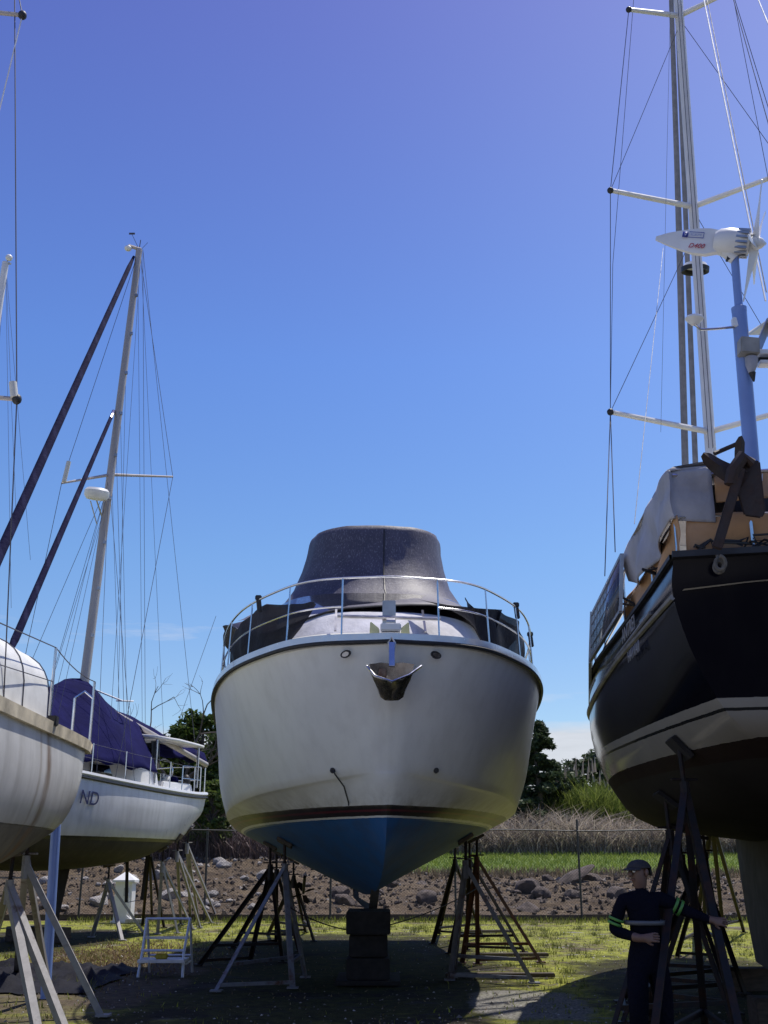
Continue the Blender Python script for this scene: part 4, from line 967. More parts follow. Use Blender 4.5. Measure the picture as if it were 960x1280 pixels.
# keel and rudder
kz = simple('dark_antifouling', (.03, .026, .026), .85, 0, .3, 3)
m = MB(); m.grid([[bx_(s, b, z) for s, z in ((4.0, 1.7), (4.3, .32), (8.0, .32), (8.6, 1.75))] for b in (-.16, .16)]); m.grid([[bx_(4.3, b, .32), bx_(8.0, b, .32)] for b in (-.16, .16)])
m.grid([[bx_(4.0, b, 1.7), bx_(4.3, b, .32)] for b in (-.16, .16)]); m.grid([[bx_(8.6, b, 1.75), bx_(8.0, b, .32)] for b in (-.16, .16)]); m.build('keel', kz, ketch)
m = MB(); m.grid([[bx_(s, b, z) for s, z in ((1.0, 2.2), (1.15, .75), (1.75, .7), (1.85, 2.0))] for b in (-.05, .05)]); m.grid([[bx_(1.0, b, 2.2), bx_(1.15, b, .75)] for b in (-.05, .05)]); m.grid([[bx_(1.15, b, .75), bx_(1.75, b, .7)] for b in (-.05, .05)]); m.build('rudder', kz, ketch)
kb = thing('keel_block', 'dark timber baulk under the keel of the navy-tented sailboat', 'keel block', tuple(bx_(6, 0, 0)))
for s in (4.7, 7.5):
    c0 = bx_(s, 0, .15); MB().box(c0, (1.5, .35, .3), Matrix.Rotation(math.atan2(bl.y, bl.x), 3, 'Z')).build('block', timber, kb, bevel=.012)
gB = 'pale steel stands propping the navy-tented sailboat'
for (px, Y), feet, lb in [((137, 25.8), [G(153, 1176), G(180, 1168), G(114, 1172)], 'pale stand nearest under the navy-tented sailboat, beside its keel'),
                         ((203, 27.0), [G(222, 1167), G(241, 1162), G(197, 1168)], 'pale stand second from the stern of the navy-tented sailboat'),
                         ((221, 27.3), [G(264, 1154), G(250, 1160), G(226, 1156)], 'pale stand under the stern quarter of the navy-tented sailboat'),
                         ((186, 28.4), [G(178, 1158), G(205, 1160), G(190, 1150)], 'dim stand on the far side of the navy-tented sailboat, by the pedestal'),
                         ((233, 28.0), [G(271, 1148), G(248, 1150), G(238, 1150)], 'pale stand farthest back on the navy-tented sailboat')]:
    stand(ketch_hull, (at(px, 1075, Y).x, Y), feet, lb, stand_pale if 'dim' not in lb else rust_dark, gB, leg=.075, bars=False)

# ---------------- nearest white boat on the left (A): side runs away from the photographer
ASt = V((-4.78, 13.25, 0))
def ax_(s, b, z): return V((ASt.x + b, ASt.y - s, z))          # s forward (towards the photographer), b>0 = to the right
ah = [[1.2, 1.30, 1.38, 1.43, 1.45, 1.35, .9, .03], [1.13, 1.30, 1.4, 1.46, 1.45, 1.25, .7, .03], [.95, 1.12, 1.26, 1.32, 1.3, 1.0, .42, .02], [.3, .55, .8, .95, .9, .55, .15, .01], [0] * 8]
az = [[2.92, 2.91, 2.9, 2.9, 2.92, 3.0, 3.15, 3.3], [2.4, 2.38, 2.36, 2.35, 2.38, 2.45, 2.6, 2.8], [2.02, 1.93, 1.9, 1.88, 1.9, 1.95, 2.1, 2.4], [1.8, 1.65, 1.55, 1.5, 1.5, 1.6, 1.8, 2.2], [1.72, 1.55, 1.42, 1.35, 1.35, 1.45, 1.7, 2.1]]
as_ = [[0, .5, 1.4, 2.8, 4.4, 6.2, 7.8, 8.9], [.12, .6, 1.45, 2.8, 4.4, 6.2, 7.7, 8.6], [.45, .8, 1.6, 2.9, 4.4, 6.1, 7.4, 8.2], [.9, 1.2, 1.8, 2.9, 4.4, 6.0, 7.0, 7.7], [1.0, 1.3, 1.9, 2.9, 4.4, 6.0, 6.9, 7.6]]
AH = Hull([list(zip(as_[k], ah[k], az[k])) for k in range(5)], ax_, 8, 4)
sloop_m = banded('sloop_hull_paint', [(0, (.045, .04, .04)), (1.93, (.66, .65, .62))], rough=.38, streak=.3, below_z=1.93, mottle=.25, coat=.15, dirt_z=(1.9, 2.25),
                 stains=[(1, -2.25, .13, (.15, .085, .04), .9), (1, -2.55, .05, (.2, .14, .08), .5), (1, -.35, .06, (.17, .10, .04), .8)])
sloop = thing('sailing_sloop', 'nearest white sailboat at the left edge with brown stains running down its side', 'sailboat', (ASt.x, ASt.y, 0))
sloop_hull = AH.mesh(True, False).build('hull', sloop_m, sloop, ang=50)
AH.deck().build('deck', white_gel, sloop)
tsa = run(0, 7, .1)
for sd in (1, -1):
    a = [AH.edge(t, sd, -.05, -.07) for t in tsa]; b = [AH.edge(t, sd, -.055, .05) for t in tsa]; c = [AH.edge(t, sd, .06, .06) for t in tsa]; d = [AH.edge(t, sd, .03, -.07) for t in tsa]
    MB().grid([a, b, c, d, a]).build('cap_rail', cream_dirty, sloop, ang=40)
m = MB(); a = ax_(-.05, 1.24, 2.86); m.grid([[ax_(-.06, b, z) for b in (-1.24, 0, 1.24)] for z in (2.85, 2.97)]); m.build('transom_rail', cream_dirty, sloop, thick=.08)
def st_post(px, py, Y, h, nm='stanchion'):
    p = at(px, py, Y); return MB().tube([p, p + V((0, 0, h))], .016, 7).build(nm, steel, sloop), p + V((0, 0, h))
_, q1 = st_post(61, 905, 11.05, .78); _, q2 = st_post(112, 928, 13.0, .72); _, q3 = st_post(90, 915, 12.95, .40)
_, q0 = st_post(-30, 885, 8.8, .75)
MB().box(at(63, 905, 11.0) + V((.02, 0, .03)), (.10, .10, .10)).build('stanchion_base', black_rub, sloop, bevel=.01)
wire(q0, q1, .006, 'lifeline', sloop); wire(q1, q2, .006, 'lifeline', sloop, sag=.05)
MB().tube([q3, q3.lerp(q2, .5) + V((0, 0, -.02)), V((q2.x, q2.y, q3.z))], .014, 7).build('stern_rail', steel, sloop)
wire(q0 - V((0, 0, .35)), q1 - V((0, 0, .35)), .005, 'lifeline', sloop)
# mast off to the left with two spreader tips in view
AM0 = V((-5.0, 8.6, 2.9)); AM1 = V((-4.75, 8.9, 13.8)); mast(sloop, AM0, AM1, .09, .07, alu)
tipL = at(21, 499, 8.9); tipU = at(28, 19, 8.9)
for tp in (tipL, tipU):
    rt = AM0.lerp(AM1, (tp.z - 2.9) / 10.9); MB().tube([rt + V((0, 0, .05)), tp], [.03, .022], 8).build('spreader', alu, sloop); MB().ell(tp, (.045, .045, .05), 10, 6).build('spreader_boot', black_rub, sloop)
MB().tube([at(18, 497, 8.88), at(16, 478, 8.88)], .035, 10).build('radar_reflector', cream, sloop)
wire(at(18, -60, 8.9), tipL, .006, 'shroud', sloop); wire(tipL, ax_(3.6, 1.40, 2.95), .006, 'shroud', sloop); wire(tipU, at(-40, 300, 8.9), .007, 'shroud', sloop, wire_l); wire(AM1, tipU, .006, 'shroud', sloop)
m = MB(); m.grid([[ax_(s, b, z) for s, z in ((2.4, 1.6), (2.8, .3), (6.0, .3), (6.6, 1.6))] for b in (-.14, .14)]); m.grid([[ax_(2.4, b, 1.6), ax_(2.8, b, .3)] for b in (-.14, .14)]); m.grid([[ax_(6.6, b, 1.6), ax_(6., b, .3)] for b in (-.14, .14)]); m.grid([[ax_(2.8, b, .3), ax_(6., b, .3)] for b in (-.14, .14)]); m.build('keel', kz, sloop)
kb = thing('keel_block', 'timber baulk under the keel of the nearest left sailboat', 'keel block', tuple(ax_(4, 0, 0)))
for s in (3.0, 5.6): MB().box(ax_(s, 0, .14), (1.3, .3, .28)).build('block', timber, kb, bevel=.012)
gA = 'steel stands propping the nearest left sailboat'
stand(sloop_hull, (-4.0, 12.2), [G(84, 1292), (-3.35, 11.55), G(-20, 1215)], 'pale wide-legged stand in front of the black tarp, nearest on the left', stand_pale, gA, leg=.085, bars=False)
stand(sloop_hull, (-4.02, 12.75), [G(129, 1271), G(62, 1245), G(20, 1220)], 'pale stand with one leg reaching toward the ladder', stand_pale, gA, leg=.08, bars=False)
stand(sloop_hull, (-4.35, 10.6), [(-3.95, 10.0), (-4.9, 10.2), (-4.4, 11.6)], 'dark stand cut by the left edge of the photo', rust_dark, gA, leg=.09)
bp = at(64, 1035, 14.4); bq = gnd(76, 1165)
tag(MB().tube([V((bp.x, 14.6, 2.1)), V((bp.x + .06, 14.6, 0))], .062, 12).build('blue_post', blue_paint, None), 'light blue post standing behind the nearest left sailboat', 'post')
# upturned white tender lashed on deck
dg0 = ax_(3.1, .50, 2.95)
dinghy = thing('covered_dinghy', 'upturned white dinghy lashed on deck of the nearest left sailboat', 'dinghy', dg0)
rows = []
for i in range(25):
    f_ = i / 24; y = -1.5 + 2.75 * f_; wd = .9 * min(1, max(.0, 1 - max(0, (f_ - .82) / .18) ** 2 * .55)) ; hh = .74 * (1 - max(0, (f_ - .8) / .2) ** 2 * .35)
    rows.append([dg0 + V((math.copysign(abs(math.cos(a)) ** .6, math.cos(a)) * wd, y, hh * abs(math.sin(a)) ** .55 + .01 * mnoise.noise(V((f_ * 8, a * 3, 0))))) for a in [math.pi * k / 18 for k in range(19)]])
m = MB().grid(rows)
for e in (rows[0], rows[-1]): m.add(list(e), [tuple(range(len(e)))])
m.build('dinghy_hull', simple('white_dinghy_cover', (.66, .66, .63), .6, 0, .12, 4, .2, 12), dinghy, ang=50)
for i in (13, 20): MB().tube([p + (p - dg0 - V((0, p.y - dg0.y, .2))).normalized() * .008 for p in rows[i]], .006, 5).build('lashing', wire_m, dinghy)
MB().tube([rows[8][6] + V((0, 0, .02)), rows[14][9] + V((0, 0, .02)), rows[23][4] + V((.02, 0, .01))], .009, 5).build('lashing', wire_m, dinghy)
# ---------------- a third left boat, only its masthead shows
CS = V((-11.6, 31, 0))
def cx_(s, b, z): return CS + bd * s + bl * b + V((0, 0, z))
far = thing('sailing_sloop', 'boat behind the left edge whose bare masthead pokes into the sky', 'sailboat', (CS.x, CS.y, 0))
CH = Hull([list(zip(bs[k], bh[k], bz[k])) for k in range(5)], cx_, 4, 3)
o = CH.mesh(True, False).build('hull', ketch_m, far, ang=50); CH.deck().build('deck', white_gel, far)
CT = at(7, 328, 27.0); CB = at(-72, 860, 27.0); mast(far, CB - V((0, 0, .8)), CT, .12, .09, alu_white)
MB().ell(CT + V((.1, -.05, .12)), (.1, .1, .1), 10, 8).build('masthead_light', pvc_white, far)
MB().tube([CT, CT + V((.16, 0, -.05))], .03, 6).tube([CT, CT + V((.2, 0, .16))], .012, 5).build('masthead_crane', dull_steel, far)
for px, py, Y in ((38, 700, 29), (14, 760, 27), (60, 790, 29.5), (20, 640, 27)): wire(CT, at(px, py, Y) if py < 780 else cx_(1.0, .9, 3.3), .005, 'shroud', far)
m = MB(); m.box(cx_(6, 0, .9), (.4, 3.2, 1.5)); m.build('keel', kz, far)

# ================================================================== NAVY BOAT (D)
DS = V((3.62, 8.0, 0)); dd = V((.208, .978, 0)).normalized(); dl = V((-dd.y, dd.x, 0))       # dl: to port = image left
def dx_(s, b, z): return DS + dd * s + dl * b + V((0, 0, z))
dS = [0, 1.2, 2.7, 4.2, 6, 8.5, 11, 13, 14.2]
dlines = [
 list(zip([0, 1.2, 2.7, 4.2, 6, 8.5, 11, 13, 14.2], [1.35, 1.55, 1.82, 2.06, 2.16, 2.0, 1.4, .6, .03], [3.90, 3.85, 3.80, 3.78, 3.82, 3.95, 4.1, 4.3, 4.4])),
 list(zip([.06, 1.22, 2.7, 4.2, 6, 8.5, 11, 12.95, 14.1], [1.37, 1.58, 1.86, 2.12, 2.2, 2.0, 1.36, .55, .03], [3.60, 3.58, 3.52, 3.38, 3.4, 3.55, 3.7, 3.9, 4.05])),
 list(zip([.22, 1.3, 2.75, 4.2, 6, 8.5, 11, 12.8, 13.8], [1.22, 1.5, 1.82, 2.10, 2.16, 1.9, 1.2, .4, .03], [3.1, 3.08, 3.03, 2.98, 2.98, 3.05, 3.2, 3.35, 3.5])),
 list(zip([.5, 1.5, 2.8, 4.2, 6, 8.4, 10.8, 12.4, 13.3], [.9, 1.24, 1.62, 1.9, 1.98, 1.7, .95, .28, .02], [2.62, 2.58, 2.54, 2.5, 2.5, 2.55, 2.62, 2.75, 2.9])),
 list(zip([1.0, 1.8, 2.9, 4.2, 6, 8.3, 10.5, 11.9, 12.7], [.25, .65, 1.08, 1.4, 1.5, 1.2, .55, .12, .01], [2.42, 2.24, 2.12, 2.06, 2.04, 2.1, 2.2, 2.4, 2.55])),
 list(zip([1.1, 1.9, 3.0, 4.2, 6, 8.3, 10.4, 11.8, 12.6], [0] * 9, [2.4, 2.15, 1.98, 1.88, 1.84, 1.88, 2.02, 2.3, 2.5]))]
DH = Hull(dlines, dx_, 8, 4)
navy_m = banded('navy_hull_paint', [(0, (.030, .026, .024)), (2.42, (.024, .015, .013)), (2.55, (.27, .25, .215)), (2.735, (.02, .02, .02)), (2.755, (.29, .27, .235)), (2.82, (.004, .004, .008))], rough=.13, streak=.02, below_z=2.55, coat=0.0, mottle=.2, below_rough=.75)
navy_m.node_tree.nodes['Principled BSDF'].inputs['Specular IOR Level'].default_value = .13
navy = thing('navy_sailboat', 'big navy blue sailboat seen from its stern at the right edge', 'sailboat', (DS.x, DS.y, 0))
navy_hull = DH.mesh(True, False).build('hull', navy_m, navy, ang=40)
DH.deck(-.25, .06).build('deck', cream, navy)
tsd = run(0, 8, .1)
sil = simple('worn_silver_rail', (.22, .21, .20), .45, .2, .3)
for sd in (1, -1):
    MB().tube([DH.edge(t, sd, -.01, 0, k=1) for t in tsd], .024, 6).build('rub_rail', sil, navy)
    a = [DH.edge(t, sd, -.03, .0) for t in tsd]; b = [DH.edge(t, sd, -.03, .035) for t in tsd]; c = [DH.edge(t, sd, .08, .035) for t in tsd]; d = [DH.edge(t, sd, .08, .0) for t in tsd]
    MB().grid([a, b, c, d, a]).build('cap_rail', black_rub, navy)
    MB().tube([DH.edge(t, sd, -.02, -.16) for t in run(3.0, 6.5, .1)], .022, 6).build('rub_rail', sil, navy)
MB().beam(dx_(-.03, -1.36, 3.915), dx_(-.03, 1.36, 3.915), .12, .05).build('transom_rail', black_rub, navy)
MB().box(dx_(-.05 + .15, -.02, 3.52), (.42, .05, .34), Matrix.Rotation(math.atan2(-dl.y, -dl.x), 3, 'Z')).build('transom_plate', black_rub, navy, bevel=.01)
rp = [dx_(-.07, 1.02, 3.9), dx_(-.10, 1.02, 3.84)] + [dx_(-.10 - .004 * k, 1.02 + (.032 + .006 * math.sin(k * .21)) * math.sin(k * .42), 3.78 + (.045 + .008 * math.cos(k * .17)) * math.cos(k * .42)) for k in range(46)]
MB().tube(rp, .014, 6).build('rope_coil', simple('old_rope', (.14, .125, .10), .95, 0, .3, 20), navy)
# scupper pipe on the quarter
MB().tube([DH.edge(.75, 1, -.03, -.20), DH.edge(1.95, 1, -.03, -.22)], .02, 7).build('grab_bar', sil, navy)
def side_text(txt, t0, z, size, nm, drop):
    p = DH.edge(t0, 1, -.03, drop); q = DH.edge(t0 - .25, 1, -.03, drop); r = DH.edge(t0 + .25, 1, -.03, drop)
    return text_mesh(txt, size, .003, nm, ink_grey, p + (dl * .012), (q - r), (0, 0, 1), navy, shear=.1)
side_text('ANTREI', 1.45, 0, .19, 'boat_name', -.11)
p = DH.edge(1.25, 1, -.035, -.12, k=1); text_mesh('HAWAII', .15, .003, 'home_port', ink_grey, p, DH.edge(1.0, 1, 0, 0, k=1) - DH.edge(1.5, 1, 0, 0, k=1), (0, 0, 1), navy)
# stern rail, lee cloths
def qpath(wv):     # along the transom (w<0, from starboard) then forward along the port rail (w>0)
    if wv < 0: return dx_(.10, 1.27 + wv, 0), dl * 0 - dd
    tt = wv / 1.35
    p = DH.edge(min(tt, 7.5), 1, .07, 0); return V((p.x, p.y, 0)), (dl * .97 - dd * .1).normalized()
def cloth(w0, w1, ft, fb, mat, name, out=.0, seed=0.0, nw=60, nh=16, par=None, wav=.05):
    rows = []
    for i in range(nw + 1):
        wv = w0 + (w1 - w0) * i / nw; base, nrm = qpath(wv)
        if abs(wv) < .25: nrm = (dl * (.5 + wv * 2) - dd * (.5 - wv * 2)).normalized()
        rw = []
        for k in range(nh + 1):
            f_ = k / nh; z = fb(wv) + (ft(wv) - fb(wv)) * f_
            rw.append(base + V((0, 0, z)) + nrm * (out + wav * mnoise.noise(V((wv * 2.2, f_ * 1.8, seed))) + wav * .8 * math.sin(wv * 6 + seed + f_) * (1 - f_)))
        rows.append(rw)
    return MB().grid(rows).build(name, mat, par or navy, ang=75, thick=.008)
def top_r(wv): return 4.62 if wv < .6 else 4.62 - .10 * (wv - .6)
RT = lambda wv: qpath(wv)[0] + V((0, 0, top_r(wv)))
MB().tube([RT(x) for x in frange(-2.5, 6.2, .15)], .017, 7).build('stern_rail', steel, navy)
MB().tube([RT(x) - V((0, 0, .36)) for x in frange(-2.5, 6.2, .15)], .012, 6).build('stern_rail', steel, navy)
for x in (-2.4, -1.55, -.55, .15, 1.3, 2.5, 3.7, 4.9, 6.1): MB().tube([qpath(x)[0] + V((0, 0, 3.88 if x < 0 else 3.75)), RT(x)], .015, 7).build('stanchion', steel, navy)
cloth(-2.4, -.05, lambda x: 4.26 - .03 * math.sin(x * 5), lambda x: 3.95, tan_cloth, 'lee_cloth', .0, 1.0)
cloth(.02, 2.55, lambda x: 4.27 - .05 * x, lambda x: 3.90 + .02 * math.sin(x * 4), tan_cloth, 'lee_cloth', .0, 3.0)
cloth(-1.2, -.30, lambda x: 4.62 + .02 * math.sin(x * 3), lambda x: 4.36 + .03 * (x + 1), tan_cloth, 'lee_cloth', .02, 6.0)
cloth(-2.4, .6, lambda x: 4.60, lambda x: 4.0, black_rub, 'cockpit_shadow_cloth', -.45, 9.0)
for x in frange(-2.0, 2.4, .42):
    MB().tube([RT(x) - V((0, 0, .02)), qpath(x + .05)[0] + V((0, 0, 4.26)) + qpath(x)[1] * .02], .006, 5).build('lacing', wire_l, navy)
# knotted lashings at the foot of the cloth
for x, sc in ((-.42, 1.0), (-.62, .9), (-.18, .9), (1.0, 1.0), (2.0, 1.0)):
    b, nrm = qpath(x); c0 = b + nrm * .05; m = MB(); rnd = random.Random(int(x * 100))
    m.tube([c0 + V((rnd.uniform(-.14, .14), rnd.uniform(-.02, .02), 3.95 + rnd.uniform(0, .13))) for _ in range(9)], .012 * sc, 5); m.build('lashing', black_rub, navy)
# keel, rudder
m = MB(); kzD = simple('grey_brown_antifouling', (.045, .040, .038), .85, 0, .3, 2)
prof = ((2.6, 2.2), (3.4, .32), (8.6, .28), (9.3, .9), (9.9, 1.95))
m.grid([[dx_(s, b, z) for s, z in prof] for b in (-.17, .17)])
m.add([dx_(s, .17, z) for s, z in prof], [tuple(range(5))]); m.add([dx_(s, -.17, z) for s, z in prof], [tuple(range(5))]); m.build('keel', kzD, navy)
m = MB(); prof = ((1.5, 2.35), (1.7, .7), (2.5, .6), (2.6, 2.1)); m.grid([[dx_(s, b, z) for s, z in prof] for b in (-.05, .05)]); m.add([dx_(s, .05, z) for s, z in prof], [(0,1,2,3)]); m.add([dx_(s, -.05, z) for s, z in prof], [(0,1,2,3)]); m.build('rudder', kzD, navy)
kb = thing('keel_block', 'timber baulk under the keel of the navy sailboat', 'keel block', tuple(dx_(6, 0, 0)))
for s in (4.4, 7.8): MB().box(dx_(s, 0, .13), (1.4, .32, .28)).build('block', timber, kb, bevel=.012)
# low cabin
m = MB(); a = [dx_(3.5, 1.3, 3.6), dx_(10, .9, 3.7), dx_(10, -.9, 3.7), dx_(3.5, -1.3, 3.6)]; b = [dx_(3.7, 1.15, 4.3), dx_(9.7, .75, 4.4), dx_(9.7, -.75, 4.4), dx_(3.7, -1.15, 4.3)]
m.add(a + b, [(0,1,2,3),(4,7,6,5),(0,4,5,1),(1,5,6,2),(2,6,7,3),(3,7,4,0)]).build('cabin', cream, navy, bevel=.04)
p = dx_(3.2, -.1, 5.0); MB().grid([[dx_(2.8 + s, b, 4.9 + .5 * (1 - (b / 1.1) ** 2) - .12 * s) for b in (-1.1, -.7, -.2, .2, .7, 1.1)] for s in (0, .6, 1.2, 1.8)]).build('sprayhood', simple('white_sprayhood', (.7, .7, .7), .8, 0, .06), navy, thick=.02)
# mast and standing rigging
M0 = at(888, 600, 17.6) - V((0, 0, 1.6)); M1 = at(832, -220, 17.6)
mast(navy, M0, M1, .098, .088, alu_white)
for k_, (dx0, r_) in enumerate(((-.03, .006), (.045, .005))): MB().tube([at(886 + 5 * k_, 560, 17.47), at(847 + 4 * k_, 0, 17.47)], r_, 5).build('halyard', wire_m, navy)
MB().tube([at(893, 558, 17.5), at(852, 0, 17.5)], .014, 6).build('sail_track', simple('bright_track', (.8, .8, .8), .35, 0, .05), navy)
for (ly, lx, Lp, Rp, Y_) in ((541, 885, (763, 515), (1010, 505), 16.6), (259, 861, (763, 238), (985, 214), 16.7), (20, 845, (786, 12), (915, -12), 16.9)):
    rt = M0.lerp(M1, mf(ly, M0, M1))
    for e in (Lp, Rp):
        q = at(e[0], e[1], Y_); MB().tube([rt, q], [.055, .042], 8).build('spreader', alu_white, navy); MB().ell(q, (.06, .06, .06), 10, 6).build('spreader_boot', black_rub, navy)
# furled headsails stowed along the mast
MB().tube([at(857, 598, 19.2), at(850, 330, 19.2), at(846, 200, 19.2), at(837, -60, 19.2)], [.066, .066, .058, .05], 10).build('furled_headsail', simple('grey_furled_sail', (.26, .25, .25), .8, 0, .2, 6, .3, 20), navy)
MB().tube([at(870, 598, 18.6), at(859.5, 330, 18.6), at(845, -20, 18.6)], [.052, .05, .045], 10).build('furled_staysail', simple('grey_furled_staysail', (.24, .235, .24), .8, 0, .2, 6, .3, 20), navy)
sL1, sL2, sL3 = at(763, 515, 16.6), at(763, 238, 16.7), at(786, 12, 16.9); sR1, sR2, sR3 = at(1010, 505, 16.6), at(985, 214, 16.7), at(915, -12, 16.9)
chL = dx_(8.0, 1.98, 3.95); chR = dx_(8.0, -1.98, 3.95)
for a, b, c, ch in ((sL1, sL2, sL3, chL), (sR1, sR2, sR3, chR)):
    for p, q in ((c, b), (b, a)): wire(p, q, .007, 'shroud', navy)
wire(sL1, at(756, 720, 15.0), .008, 'shroud', navy); wire(sL1, at(769, 690, 15.4), .008, 'shroud', navy); wire(sR1, chR, .007, 'shroud', navy)
wire(M0.lerp(M1, mf(30, M0, M1)), sL2, .006, 'shroud', navy); wire(M0.lerp(M1, mf(290, M0, M1)), sL1, .006, 'shroud', navy)
wire(at(792, 0, 17), at(766, 330, 16.7), .005, 'shroud', navy); wire(at(766, 330, 16.7), sL1, .005, 'shroud', navy)
wire(M0.lerp(M1, mf(24, M0, M1)), sR2, .006, 'shroud', navy); wire(M0.lerp(M1, mf(262, M0, M1)), sR1, .006, 'shroud', navy)
wire(sR3, at(975, 300, 16.8), .006, 'shroud', navy)
wire(at(829, 310, 16.5), at(793, 655, 11.4), .004, 'flag_halyard', navy); wire(at(838, 0, 16.9), at(826, 540, 16.6), .003, 'flag_halyard', navy)
wire(at(880, 0, 12.5), at(957, 376, 9.6), .010, 'backstay', navy, wire_l); wire(at(884, 0, 12.5), at(958, 365, 9.8), .006, 'backstay', navy)
wire(at(917, 0, 13), at(962, 160, 12), .006, 'topping_lift', navy); wire(at(948, 0, 13), at(985, 90, 12), .009, 'topping_lift', navy, wire_l)
# scanner ring on the mast
rc = at(869, 337, 18.0); m = MB(); m.rev([(.20, -.03), (.255, -.05), (.26, .04), (.20, .05), (.20, -.03)], rc, 28, V((.05, -.25, 1))); m.build('radar_ring', black_rub, navy)
MB().rev([(0, .04), (.24, .045), (.20, .11), (0, .13)], rc, 24, V((.05, -.25, 1))).build('radar_dome', pvc_white, navy)

# wind turbine on its blue pole
WP = at(949, 700, 8.6)
wt = thing('wind_turbine', 'white wind turbine on a blue pole at the stern of the navy sailboat', 'wind turbine', (WP.x, WP.y, 3.9))
WT = at(918, 318, 8.35); WB = V((WP.x, WP.y, 3.7)); J = WB.lerp(WT, mf(388, WB, WT))
MB().tube([WB, J], .063, 16).build('pole', blue_paint, wt)
MB().tube([J - V((0, 0, .01)), WT], .036, 14).rev([(.064, -.02), (.066, .02), (.04, .035)], J, 16, (WT - WB)).build('upper_pole', blue_paint, wt)
HB = at(908, 303, 8.35); ax = (at(956, 306, 8.2) - at(822, 298, 8.5)); ax.normalize()
up = V((0, 0, 1)); up = (up - ax * up.dot(ax)).normalized(); sd_ = ax.cross(up)
def wloc(a, b, c): return HB + ax * a + sd_ * b + up * c
turb = pvc_white
rows = []
for a, r in ((-.10, .085), (-.06, .115), (.02, .13), (.10, .125), (.17, .105), (.205, .085)):
    rows.append([wloc(a, r * math.cos(k * 2 * math.pi / 22), r * math.sin(k * 2 * math.pi / 22)) for k in range(22)])
m = MB().grid(rows, True); m.build('nacelle', turb, wt)
m = MB()
for k in range(16): 
    a = k * 2 * math.pi / 16; m.box(wloc(.14, .118 * math.cos(a), .118 * math.sin(a)), (.10, .02, .02), Matrix([list(ax), list(sd_), list(up)]).transposed())
m.build('cooling_fin', dull_steel, wt)
# tail fin: a tapering blade running back along the axis
pr = [(-.62, .015, -.02), (-.52, .055, -.06), (-.40, .085, -.10), (-.27, .11, -.135), (-.16, .115, -.14), (-.06, .10, -.11)]
m = MB()
for th, sg in ((.03, 1), (-.03, -1)):
    m.grid([[wloc(a, th * (.25 + .75 * (a + .62) / .56), z1), wloc(a, th * 1.3 * (.25 + .75 * (a + .62) / .56), (z1 + z0) / 2), wloc(a, th * (.25 + .75 * (a + .62) / .56), z0)] for a, z1, z0 in pr])
for j in (1, 2): m.grid([[wloc(p[0], .03 * (.25 + .75 * (p[0] + .62) / .56), p[j]), wloc(p[0], -.03 * (.25 + .75 * (p[0] + .62) / .56), p[j])] for p in pr])
m.build('tail_fin', turb, wt, ang=50)
MB().tube([wloc(0, 0, -.09), WT - V((0, 0, .05))], .05, 14).build('yaw_collar', turb, wt)
MB().box(WT + V((-.06, 0, .0)), (.03, .05, .12)).build('cable_clip', black_rub, wt)
HUB = wloc(.24, 0, .01)
MB().rev([(.055, -.03), (.06, .02), (.045, .06), (.0, .10)], HUB, 18, ax).build('hub', turb, wt)
for k in range(5):
    a = R(-96 + 72 * k); d = (sd_ * math.cos(a) + up * math.sin(a)).normalized(); e = ax.cross(d); rows = []
    for i in range(10):
        f_ = i / 9; r = .04 + .50 * f_; ch = .115 * (1 - .68 * f_); tw = R(38 - 30 * f_); cdv = e * math.cos(tw) + ax * math.sin(tw); nv_ = cdv.cross(d)
        rows.append([HUB + d * r + cdv * ch * u + nv_ * tt for u, tt in ((-.5, 0), (-.1, .007), (.5, 0), (-.1, -.005))])
    MB().grid(rows, True).add(rows[-1], [(0, 1, 2, 3)]).build('blade', turb, wt)
xdir = ax; facing = (V((0, 0, CAM_H)) - HB).normalized()
fs = -1 if sd_.dot(facing) < 0 else 1
def onfin(a, c, off=.041): return wloc(a, fs * off, c)
text_mesh('D400', .062, .002, 'model_lettering', ink_red, onfin(-.245, -.075), ax, up, wt, shear=.3, xs=1.0)
m = MB(); m.add([onfin(-.385, .005), onfin(-.335, .005), onfin(-.335, .06), onfin(-.385, .06)], [(0,1,2,3)]); m.build('logo_panel', ink_blue, wt, thick=.002)
m = MB().add([onfin(-.372, .047, .0435), onfin(-.358, .028, .0435), onfin(-.346, .05, .0435), onfin(-.352, .03, .0435), onfin(-.36, .018, .0435)], [(0, 1, 4), (1, 2, 3), (1, 3, 4)]); m.build('logo_mark', pvc_white, wt, smooth=False)
m = MB()
for p, q in (((-.33, .006), (-.20, .006)), ((-.33, .060), (-.20, .060)), ((-.20, .006), (-.20, .060))): m.beam(onfin(*p, .0425), onfin(*q, .0425), .004, .004)
m.build('logo_border', ink_blue, wt)
text_mesh('ECLECTIC', .026, .001, 'maker_lettering', simple('pale_blue_ink', (.25, .3, .55), .5), onfin(-.265, .034), ax, up, wt, xs=.85)
# gps mushroom on its arm
gp = at(868, 399, 8.3); GJ = WB.lerp(WT, mf(408, WB, WT))
gps = thing('gps_antenna', 'white mushroom antenna on a bent chrome arm beside the blue pole', 'antenna', gp)
MB().rev([(0, -.05), (.03, -.05), (.045, -.035), (.078, .0), (.078, .012), (.06, .028), (0, .035)], gp, 22, V((.05, -.1, 1))).build('dome', pvc_white, gps)
MB().tube([gp - V((0, 0, .05)), at(876, 412, 8.3), at(895, 411, 8.32), GJ], .012, 8).build('arm', steel, gps)
MB().box(GJ + V((-.05, -.02, .02)), (.05, .06, .09)).build('clamp', pvc_white, gps, bevel=.006)
